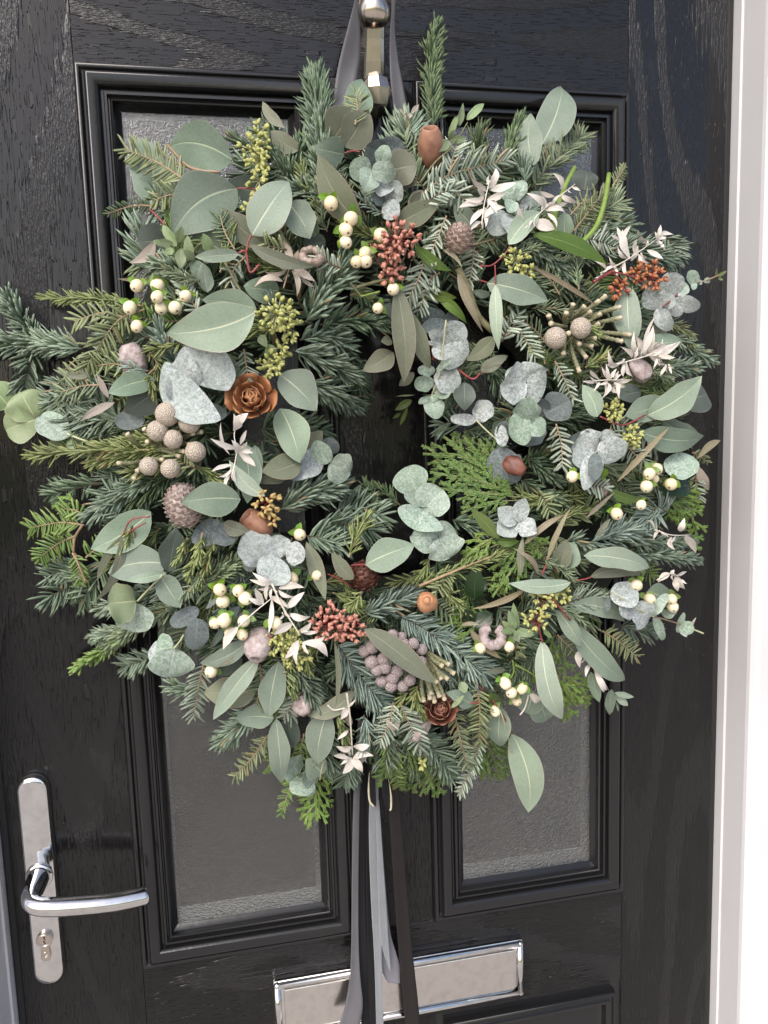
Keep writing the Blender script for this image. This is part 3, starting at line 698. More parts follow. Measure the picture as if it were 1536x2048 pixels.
STYLE = {  # needle length px, width px, gap px, angle deg, curl, arrangement
 'fir':  dict(L=46, w=6.4, gap=2.9, ang=62, curl=0.42, mode='brush'),
 'fan':  dict(L=58, w=6.0, gap=3.3, ang=66, curl=0.34, mode='halfflat'),
 'yew':  dict(L=38, w=6.2, gap=7.5, ang=62, curl=0.10, mode='flat'),
 'rose': dict(L=34, w=4.2, gap=3.4, ang=38, curl=0.16, mode='brush'),
 'thin': dict(L=30, w=3.0, gap=3.0, ang=48, curl=0.20, mode='brush'),
}
def sprig(style, mat, pts, lay=0, L=1.0, w=1.0, dens=1.0, stem='brownstem', srad=1.5, name=None, roll=None, lays=None):
    st = STYLE[style]
    px = [T(*q) for q in pts]
    lays = lays or [lay] * len(px)
    pts3 = [PD(x, y, l) for (x, y), l in zip(px, lays)]
    mx, my = px[len(px) // 2]; m = MPP(D(mx, my))
    n = 40
    sp = spline(pts3, n)
    nm = name or {'fir': 'fir_sprig', 'fan': 'fir_sprig', 'yew': 'yew_sprig', 'rose': 'rosemary_sprig', 'thin': 'fir_sprig'}[style]
    g = G(); tube(g, sp, [m * srad * (1.35 - 0.75 * i / (n - 1)) for i in range(n)], 5)
    o = link(nm, g.mesh(nm), MAT[stem], wreath)
    S = np.array([tuple(q) for q in sp]); seg = np.linalg.norm(np.diff(S, axis=0), axis=1); cum = np.concatenate([[0], np.cumsum(seg)]); tot = cum[-1]
    gap = st['gap'] * m / dens; cnt = max(6, int(tot / gap))
    if st['mode'] == 'flat': cnt = max(4, int(tot / gap)) * 2
    if st['mode'] in ('brush', 'halfflat'): cnt = int(cnt * 2.4)
    u = (np.arange(cnt) + nrg.uniform(-0.3, 0.3, cnt)) / cnt
    if st['mode'] == 'flat': u = (np.floor(np.arange(cnt) / 2) + 0.5 + nrg.uniform(-0.22, 0.22, cnt)) / (cnt / 2)
    u = u[nrg.random(len(u)) > 0.10] if st['mode'] != 'flat' else u
    cnt = len(u)
    u = np.clip(u * 0.96 + 0.04, 0, 1)
    pos = np.stack([np.interp(u * tot, cum, S[:, k]) for k in range(3)], 1)
    tg = np.gradient(S, axis=0); tg /= np.linalg.norm(tg, axis=1)[:, None]
    ax = np.stack([np.interp(u * tot, cum, tg[:, k]) for k in range(3)], 1); ax /= np.linalg.norm(ax, axis=1)[:, None]
    vw = np.array(tuple(CAM)) - pos; vw /= np.linalg.norm(vw, axis=1)[:, None]
    side = np.cross(vw, ax); side /= np.linalg.norm(side, axis=1)[:, None]
    nn = np.cross(ax, side)
    rl = roll if roll is not None else nrg.uniform(-0.35, 0.35)
    side, nn = side * math.cos(rl) + nn * math.sin(rl), nn * math.cos(rl) - side * math.sin(rl)
    if st['mode'] == 'flat': phi = np.where(np.arange(cnt) % 2 == 0, 0, math.pi) + nrg.normal(0, 0.16, cnt); phi = np.where(np.cos(phi) > 0, np.abs(phi) + 0.05, phi - 0.1)
    elif st['mode'] == 'halfflat':
        phi = np.where(nrg.random(cnt) < 0.5, 0, math.pi); phi = phi + np.where(phi == 0, 1, -1) * np.abs(nrg.normal(0.15, 0.42, cnt))
    else: phi = nrg.uniform(-0.45, math.pi + 0.45, cnt)
    out = side * np.cos(phi)[:, None] + nn * np.sin(phi)[:, None]
    ang = np.radians(st['ang'] * (1 - 0.55 * np.clip((u - 0.72) / 0.28, 0, 1) ** 1.3) + nrg.normal(0, 11, cnt))
    d = ax * np.cos(ang)[:, None] + out * np.sin(ang)[:, None]
    cu = st['curl'] * (0.6 + 0.8 * nrg.random(cnt))
    b = ax * cu[:, None] + nrg.normal(0, 0.09, (cnt, 3))
    if st['mode'] == 'brush' and style == 'fir': b = b + nn * (0.22 * np.abs(np.cos(phi)))[:, None]
    sc_ = np.linalg.norm(d + b, axis=1)
    Ln = st['L'] * L * m * (0.70 + 0.42 * nrg.random(cnt)) * (0.72 + 0.28 * np.sin(np.clip(u, 0.02, 1) * math.pi) ** 0.5) / sc_
    wv = np.cross(d, np.where(np.abs(np.sin(phi))[:, None] > 0.0, nn, nn)); nl = np.linalg.norm(wv, axis=1)[:, None]
    wv = np.where(nl > 0.15, wv / (nl + 1e-9), side)
    tw = nrg.normal(0, 0.35, cnt)[:, None]; t2 = np.cross(d, wv); wv = wv * np.cos(tw) + t2 * np.sin(tw); wv /= np.linalg.norm(wv, axis=1)[:, None]
    wd = st['w'] * w * m * (0.85 + 0.3 * nrg.random(cnt))
    build_needles('needles', NM[mat], (pos, d, b, wv, Ln, wd, nrg.random(cnt)), o)
    return o
def frond(mat, pts, lay=0, spread=1.0, dens=1.0, name='cypress_sprig'):
    """feathery cypress spray: a main twig with alternating side twigs covered in short scale leaves"""
    px = [T(*q) for q in pts]; pts3 = [PD(x, y, lay) for x, y in px]
    m = MPP(D(*px[len(px) // 2])); sp = spline(pts3, 24)
    g = G(); tube(g, sp, [m * (1.6 - 1.0 * i / 23) for i in range(24)], 5); o = link(name, g.mesh(name), MAT['stem'], wreath)
    tot = sum((sp[i + 1] - sp[i]).length for i in range(23))
    twigs = [sp[6:]]
    nb = max(5, int(tot / m / 17 * dens))
    for i in range(nb):
        t = 0.10 + 0.88 * i / nb; k = int(t * 23); p = sp[k]; ax = (sp[min(k + 1, 23)] - sp[max(k - 1, 0)]).normalized()
        vw = (CAM - p).normalized(); s = vw.cross(ax).normalized() * (1 if i % 2 else -1)
        Lb = tot * (0.42 * (1 - t) + 0.13) * spread * rng.uniform(0.75, 1.15)
        d = (ax * 0.80 + s * 0.62 + vw * rng.uniform(-0.15, 0.25)).normalized(); q = p + d * Lb * 0.5; e = q + (d * 0.6 + ax * 0.4) * Lb * 0.5
        tw = spline([p, q, e], 8); twigs.append(tw)
        ns = max(2, int(Lb / m / 15))
        for j in range(ns):
            t2 = 0.2 + 0.75 * j / ns; k2 = int(t2 * 7); p2 = tw[k2]
            s2 = vw.cross(d).normalized() * (1 if j % 2 else -1); L2 = Lb * (0.34 * (1 - t2) + 0.10)
            twigs.append(spline([p2, p2 + (d * 0.85 + s2 * 0.55 + vw * rng.uniform(-0.1, 0.15)) * L2], 4))
    pos = []; dr = []; b = []; wv = []; Ln = []; wd = []
    for tw in twigs:
        Lt = sum((tw[i + 1] - tw[i]).length for i in range(len(tw) - 1)); nn = max(3, int(Lt / m / 3.2))
        for i in range(nn):
            t = i / nn * (len(tw) - 1); k = min(int(t), len(tw) - 2); p = tw[k].lerp(tw[k + 1], t - k); ax = (tw[k + 1] - tw[k]).normalized()
            vw = (CAM - p).normalized(); s = vw.cross(ax).normalized()
            for sg in (1, -1):
                pos.append(tuple(p)); dr.append(tuple((ax * 0.93 + s * 0.36 * sg + vw * rng.uniform(-0.1, 0.2)).normalized())); b.append(tuple(-s * 0.10 * sg)); wv.append(tuple(s)); Ln.append(m * rng.uniform(6.5, 9.5)); wd.append(m * 3.2)
    n = len(pos)
    build_needles('scale_leaves', NM[mat], (np.array(pos), np.array(dr), np.array(b), np.array(wv), np.array(Ln), np.array(wd), nrg.random(n)), o)
    return o
def twig(mat, pts, lay=2, r=1.6, r1=None, name='stem', parent=None):
    px = [T(*q) for q in pts]; m = MPP(D(*px[0]))
    sp = spline([PD(x, y, lay) for x, y in px], 14); g = G(); r1 = r if r1 is None else r1
    tube(g, sp, [m * (r + (r1 - r) * i / 13) for i in range(14)], 7)
    return link(name, g.mesh(name), MAT[mat], parent or wreath)
def berry(x, y, r=13.0, lay=4, ang=None, leaves=3):
    x, y = T(x, y); m = MPP(D(x, y)); c = PD(x, y, lay)
    vw = (CAM - c).normalized(); a = ang if ang is not None else rng.uniform(-2.6, -0.5)
    ax = (vw * rng.uniform(0.35, 0.9) + CR * math.cos(a) * 0.6 + CU * math.sin(a) * 0.6).normalized()
    g = G(); ball(g, c, r * m, ax, rng.uniform(0.96, 1.32), 16, 12, taper=-0.10)
    o = link('berry', g.mesh('berry'), MAT['berry'], wreath)
    if leaves:
        g = G(); b0 = c - ax * r * m * 0.95
        s1 = ax.orthogonal().normalized(); s2 = ax.cross(s1); a0 = rng.uniform(0, 6.28)
        for k in range(leaves):
            an = a0 + 2 * math.pi * k / leaves + rng.uniform(-0.3, 0.3)
            dd = (s1 * math.cos(an) + s2 * math.sin(an)) + ax * rng.uniform(-0.1, 0.35)
            v, f, uv = blade(b0, b0 + dd.normalized() * r * m * rng.uniform(1.5, 2.0), r * m * 1.15, 'e', 0, 0.12, rng.uniform(-0.4, 0.4), nu=6, nv=4, seed=k)
            g.add(v, f, None, uv)
        link('bract', g.mesh('bract'), LM['t'], o)
    return o
def seeds(kind, x, y, r, n=26, lay=4, stem=None, bud=3.8, bl=1.7, name='seed_cluster'):
    x, y = T(x, y); r = r / TX[2]; m = MPP(D(x, y)); c = PD(x, y, lay - 1)
    vw = (CAM - c).normalized(); g1 = G(); g2 = G()
    for i in range(n):
        a = i * 2.39996; q = math.sqrt((i + 0.5) / n)
        d = CR * math.cos(a) * q + CU * math.sin(a) * q; hgt = math.sqrt(max(0.05, 1 - q * q))
        e = c + d * r * m * 0.80 + vw * r * m * 0.55 * hgt
        mid = c + d * r * m * 0.35 + vw * r * m * 0.15
        tube(g1, spline([c - vw * r * m * 0.25, mid, e], 5), m * 1.2, 4)
        for k in range(rng.choice((2, 3, 3, 4))):
            dd = (d * 0.7 + vw * 0.45 * hgt + Vector((rng.uniform(-1, 1), rng.uniform(-1, 1), rng.uniform(-1, 1))) * 0.75).normalized()
            ball(g2, e + dd * bud * m * bl * 0.9, bud * m * rng.uniform(0.8, 1.1), dd, bl, 7, 6, taper=0.25)
    o = link(name, g1.mesh(name), MAT[stem or 'palestem'], wreath)
    s = link('buds', g2.mesh('buds'), SM[kind], o); s['kind'] = 'stuff'; return o
def brunia_ball(x, y, r, mat='brunia_tan', lay=4):
    x, y = T(x, y); m = MPP(D(x, y)); c = PD(x, y, lay)
    bm = bmesh.new(); bmesh.ops.create_icosphere(bm, subdivisions=4, radius=r / TX[2] * m)
    for v in bm.verts: v.co *= 1 + 0.03 * noise.noise(v.co * 220 + Vector((x, y, 0)))
    for v in bm.verts: v.co += c
    me = bpy.data.meshes.new('brunia_head'); bm.to_mesh(me); bm.free()
    for p in me.polygons: p.use_smooth = True
    return link('brunia_head', me, MAT[mat], wreath)
def stalk(x0, y0, x1, y1, r=4.6, lay=3):
    x0, y0 = T(x0, y0); x1, y1 = T(x1, y1); m = MPP(D(x0, y0))
    a, b = PD(x0, y0, lay - 1.5), PD(x1, y1, lay + 0.8); mid = (a + b) * 0.5 + (CR * rng.uniform(-1, 1) + CU * rng.uniform(-1, 1)) * m * 3
    sp = spline([a, mid, b], 30); g = G()
    tube(g, sp, [r * m * (0.70 + 0.3 * i / 29 + 0.16 * math.sin(i * 2.3) + rng.uniform(-0.08, 0.08)) * (0.6 if i == 29 else 1) for i in range(30)], 9)
    return link('brunia_stalk', g.mesh('brunia_stalk'), MAT['stalk'], wreath)
SCALE = {}
def scale_mesh(mat, kind):
    k = (mat, kind)
    if k in SCALE: return SCALE[k]
    g = G(); v = []; f = []
    # unit scale: base at origin, grows along +X, outer face +Z, width along Y
    nu, nv = 4, 4
    for i in range(nu + 1):
        t = i / nu
        hw = (0.35 + 0.65 * t ** 0.7) if kind == 'shield' else (0.30 + 0.75 * math.sin(t * math.pi * 0.62) ** 0.9)
        if i == nu: hw *= 0.62
        for j in range(nv + 1):
            a = 2 * j / nv - 1
            z = (0.16 * t * t - 0.12 * abs(a) ** 2 * t) if kind == 'shield' else (0.42 * t ** 2 - 0.05 + 0.22 * a * a * t)
            v.append((t, a * hw * 0.5, z))
    n = len(v); W_ = nv + 1
    v += [(x, y, z - 0.07) for x, y, z in v]
    for i in range(nu):
        for j in range(nv):
            q = (i * W_ + j, (i + 1) * W_ + j, (i + 1) * W_ + j + 1, i * W_ + j + 1); f.append(q); f.append(tuple(n + k_ for k_ in q[::-1]))
    for j in range(nv):
        f.append((nu * W_ + j, n + nu * W_ + j, n + nu * W_ + j + 1, nu * W_ + j + 1))
    for i in range(nu):
        for jj in (0, nv):
            a_, b_ = i * W_ + jj, (i + 1) * W_ + jj; f.append((a_, n + a_, n + b_, b_) if jj else (a_, b_, n + b_, n + a_))
    g.add(v, f, [q[0] for q in v]); SCALE[k] = g.mesh('scale'); SCALE[k].materials.append(MAT[mat]); return SCALE[k]
def cone(x, y, r, mat, ax2=(0, 1), tilt=0.6, stretch=1.25, n=60, lay=3, size=0.55, label=None):
    """closed cone: overlapping shield scales in spirals round an egg-shaped core"""
    x, y = T(x, y); r = r / TX[2]; m = MPP(D(x, y)); c = PD(x, y, lay); vw = (CAM - c).normalized()
    ax = (vw * tilt + (CR * ax2[0] + CU * ax2[1]) * math.sqrt(max(0, 1 - tilt * tilt))).normalized()
    g = G(); ball(g, c, r * m * 0.88, ax, stretch, 14, 10); o = link('pine_cone', g.mesh('pine_cone'), MAT[mat], wreath)
    if label: o['label'] = label
    s1 = ax.orthogonal().normalized(); s2 = ax.cross(s1); me = scale_mesh(mat, 'shield')
    for i in range(n):
        z = 1 - 1.9 * (i + 0.5) / n; a = i * 2.39996; q = math.sqrt(1 - z * z)
        rad = s1 * math.cos(a) + s2 * math.sin(a)
        nrm = (rad * q + ax * z / stretch).normalized(); p = c + (rad * q + ax * z * stretch) * r * m * 0.86
        up = (ax - nrm * ax.dot(nrm)); up = up.normalized() if up.length > 0.05 else rad
        xx = (up * 0.80 + nrm * 0.55).normalized(); yy = nrm.cross(xx).normalized(); zz = xx.cross(yy)
        k = r * m * size * (0.62 + 0.38 * q) * rng.uniform(0.9, 1.12)
        so = bpy.data.objects.new('scale', me); COL.objects.link(so); so.parent = o
        so.matrix_basis = Matrix(((xx.x * k, yy.x * k, zz.x * k, p.x - xx.x * k * 0.45), (xx.y * k, yy.y * k, zz.y * k, p.y - xx.y * k * 0.45), (xx.z * k, yy.z * k, zz.z * k, p.z - xx.z * k * 0.45), (0, 0, 0, 1)))

    return o
def rosette(x, y, r, mat, tilt=(0.0, 0.1), rings=((3, 0.10, 1.42), (5, 0.30, 1.20), (6, 0.52, 0.98), (7, 0.76, 0.66), (8, 1.0, 0.28)), lay=3, label=None, nm='pine_cone'):
    """open rose-shaped cone seen from the end: rings of broad cupped scales"""
    x, y = T(x, y); r = r / TX[2]; m = MPP(D(x, y)); c = PD(x, y, lay); vw = (CAM - c).normalized()
    ax = (vw + CR * tilt[0] + CU * tilt[1]).normalized(); s1 = ax.orthogonal().normalized(); s2 = ax.cross(s1)
    g = G(); ball(g, c - ax * r * m * 0.5, r * m * 0.5, ax, 1.0, 12, 8); o = link(nm, g.mesh(nm), MAT[mat], wreath)
    if label: o['label'] = label
    me = scale_mesh(mat, 'petal')
    for j, (n, q, el) in enumerate(rings):
        for i in range(n):
            a = 2 * math.pi * (i + 0.5 * (j % 2)) / n + rng.uniform(-0.18, 0.18); rad = s1 * math.cos(a) + s2 * math.sin(a)
            e = el + rng.uniform(-0.14, 0.14)
            xx = (rad * math.cos(e) + ax * math.sin(e)).normalized(); yy = ax.cross(rad).normalized(); zz = xx.cross(yy)
            k = r * m * (0.46 + 0.30 * q) * rng.uniform(0.85, 1.12); kw = k * rng.uniform(1.0, 1.3)
            p = c + rad * r * m * 0.40 * q - ax * r * m * (0.35 * q)
            so = bpy.data.objects.new('scale', me); COL.objects.link(so); so.parent = o
            so.matrix_basis = Matrix(((xx.x * k, yy.x * kw, zz.x * k, p.x), (xx.y * k, yy.y * kw, zz.y * k, p.y), (xx.z * k, yy.z * kw, zz.z * k, p.z), (0, 0, 0, 1)))
    return o
def lathe(name, c, ax, prof, mat, parent=None, ns=20, wob=0.04, label=None):
    s1 = ax.orthogonal().normalized(); s2 = ax.cross(s1); g = G(); v = []; f = []; sd = rng.uniform(0, 50)
    for r, h in prof:
        for k in range(ns):
            a = 2 * math.pi * k / ns; rr = r * (1 + wob * math.sin(3 * a + sd) + wob * 0.6 * math.sin(5 * a + h * 900 + sd)); v.append(c + s1 * rr * math.cos(a) + s2 * rr * math.sin(a) + ax * h)
    for j in range(len(prof) - 1):
        for k in range(ns): f.append((j * ns + k, j * ns + (k + 1) % ns, (j + 1) * ns + (k + 1) % ns, (j + 1) * ns + k))
    g.add(v, f); o = link(name, g.mesh(name), MAT[mat], parent or wreath)
    if label: o['label'] = label
    return o
def pod(x, y, r, mat, ax2=(0, 1), tilt=0.5, h=1.2, mouth=0.6, lay=3, label=None, name='seed_pod', wob=0.05):
    x, y = T(x, y); r = r / TX[2]; m = MPP(D(x, y)) * r; c = PD(x, y, lay); vw = (CAM - c).normalized()
    ax = (vw * tilt + (CR * ax2[0] + CU * ax2[1]) * math.sqrt(max(0, 1 - tilt * tilt))).normalized()
    pr = [(0.05, -h), (0.55, -0.92 * h), (0.85, -0.6 * h), (1.0, -0.1 * h), (0.95, 0.35 * h), (0.78, 0.75 * h), (mouth + 0.12, 0.95 * h), (mouth + 0.04, 1.02 * h), (mouth - 0.06, 0.98 * h), (mouth - 0.12, 0.7 * h), (mouth * 0.7, 0.3 * h), (0.01, 0.2 * h)]
    o = lathe(name, c, ax, [(a * m, b * m) for a, b in pr], mat, wob=wob, label=label)
    hl = lathe('painted_hollow', c, ax, [(0.01 * m, 0.56 * h * m), ((mouth - 0.12) * m, 0.55 * h * m), ((mouth - 0.12) * m, 0.50 * h * m)], 'painted_hollow', parent=o, wob=0.0)  # dark disc across the mouth, painted in for the shade inside
    return o
def spray(stem_pts, leaves, lay=4, mat='w', stem='whitestem', r=1.3, wd=0.26, name='ruscus_spray', extra=0):
    """bleached spray: a twig with its own leaves; leaves given as base and tip pixels"""
    o = twig(stem, stem_pts, lay, r, r * 0.6, name=name)
    for q in leaves:
        bx, by, tx, ty = q[:4]; L = math.hypot(tx - bx, ty - by)
        leaf(mat + 'l', bx, by, tx, ty, L * (q[4] if len(q) > 4 else wd), lay, rng.uniform(-0.16, 0.16), rng.uniform(-0.12, 0.28), rng.uniform(-0.6, 0.6), name='bleached_leaf', parent=o, tw=1.3)
    L_ = [math.hypot(q[2] - q[0], q[3] - q[1]) for q in leaves]
    for i in range(extra):
        b = rng.choice(leaves); k = rng.uniform(0.0, 0.5); x = b[0] + rng.uniform(-14, 14); y = b[1] + rng.uniform(-14, 14)
        a = math.atan2(b[3] - b[1], b[2] - b[0]) + rng.choice((-1, 1)) * rng.uniform(0.35, 1.3); l = rng.uniform(0.45, 0.85) * L_[leaves.index(b)]
        leaf(mat + 'l', x, y, x + math.cos(a) * l, y + math.sin(a) * l, l * rng.uniform(0.20, 0.36), lay - rng.uniform(0.2, 1.2), rng.uniform(-0.15, 0.15), rng.uniform(-0.15, 0.3), rng.uniform(-0.9, 0.9), name='bleached_leaf', parent=o, tw=1.5)
    return o

# ---------------------------------------------------------------- the wreath: base ring and hidden greenery
g = G(); ns, nt_ = 72, 14; v = []; f = []
for i in range(ns):
    a = 2 * math.pi * i / ns
    for k in range(nt_):
        b = 2 * math.pi * k / nt_; wob = 1 + 0.18 * noise.noise(Vector((math.cos(a) * 4, math.sin(a) * 4, k)))
        rr = 415 + 130 * math.cos(b) * wob; dd = 0.030 + 0.022 * math.sin(b) * wob
        v.append(P(768 + rr * math.cos(a), 858 - rr * 1.03 * math.sin(a), dd))
for i in range(ns):
    for k in range(nt_):
        f.append((i * nt_ + k, ((i + 1) % ns) * nt_ + k, ((i + 1) % ns) * nt_ + (k + 1) % nt_, i * nt_ + (k + 1) % nt_))
g.add(v, f); link('wreath_base', g.mesh('wreath_base'), MAT['moss'], wreath)
def filler(n, styles, rmin, rmax, lay, seed, L=1.0, ln=120):
    r_ = random.Random(seed); TX[:] = [0, 0, 1.0]
    for i in range(n):
        a = 2 * math.pi * (i + r_.uniform(-0.4, 0.4)) / n; rho = r_.uniform(rmin, rmax)
        x, y = 768 + rho * math.cos(a), 858 + rho * 1.03 * math.sin(a)
        th = a + r_.uniform(-1.0, 1.0); l = ln * r_.uniform(0.7, 1.25)
        dx, dy = math.cos(th) * l, math.sin(th) * l
        s, m_ = r_.choice(styles)
        sprig(s, m_, [(x - dx * 0.5, y - dy * 0.5), (x + dy * 0.06, y - dx * 0.06), (x + dx * 0.5, y + dy * 0.5)], lay + r_.uniform(-0.8, 0.8), L=L, dens=0.8 if s != 'yew' else 1.0)
filler(30, [('fir', 'D'), ('fir', 'K'), ('fan', 'D')], 300, 360, -3.5, 1)
filler(44, [('fir', 'D'), ('fir', 'G'), ('fan', 'K'), ('yew', 'Y')], 400, 470, -2.6, 2)
filler(46, [('fir', 'D'), ('fan', 'G'), ('fan', 'N'), ('yew', 'B')], 490, 555, -2.8, 3)
filler(26, [('fir', 'D'), ('yew', 'G'), ('rose', 'R'), ('fan', 'N')], 330, 520, -1.4, 4)

filler(34, [('thin', 'G'), ('rose', 'R'), ('yew', 'G'), ('thin', 'B'), ('yew', 'S')], 320, 560, 0.0, 5, ln=95)
filler(30, [('thin', 'G'), ('rose', 'R'), ('yew', 'K'), ('fan', 'N'), ('thin', 'P')], 430, 590, -0.6, 6, ln=105)

filler(30, [('thin', 'G'), ('yew', 'Y'), ('rose', 'R'), ('yew', 'S'), ('thin', 'P')], 300, 570, 3.4, 8, L=0.8, ln=58)

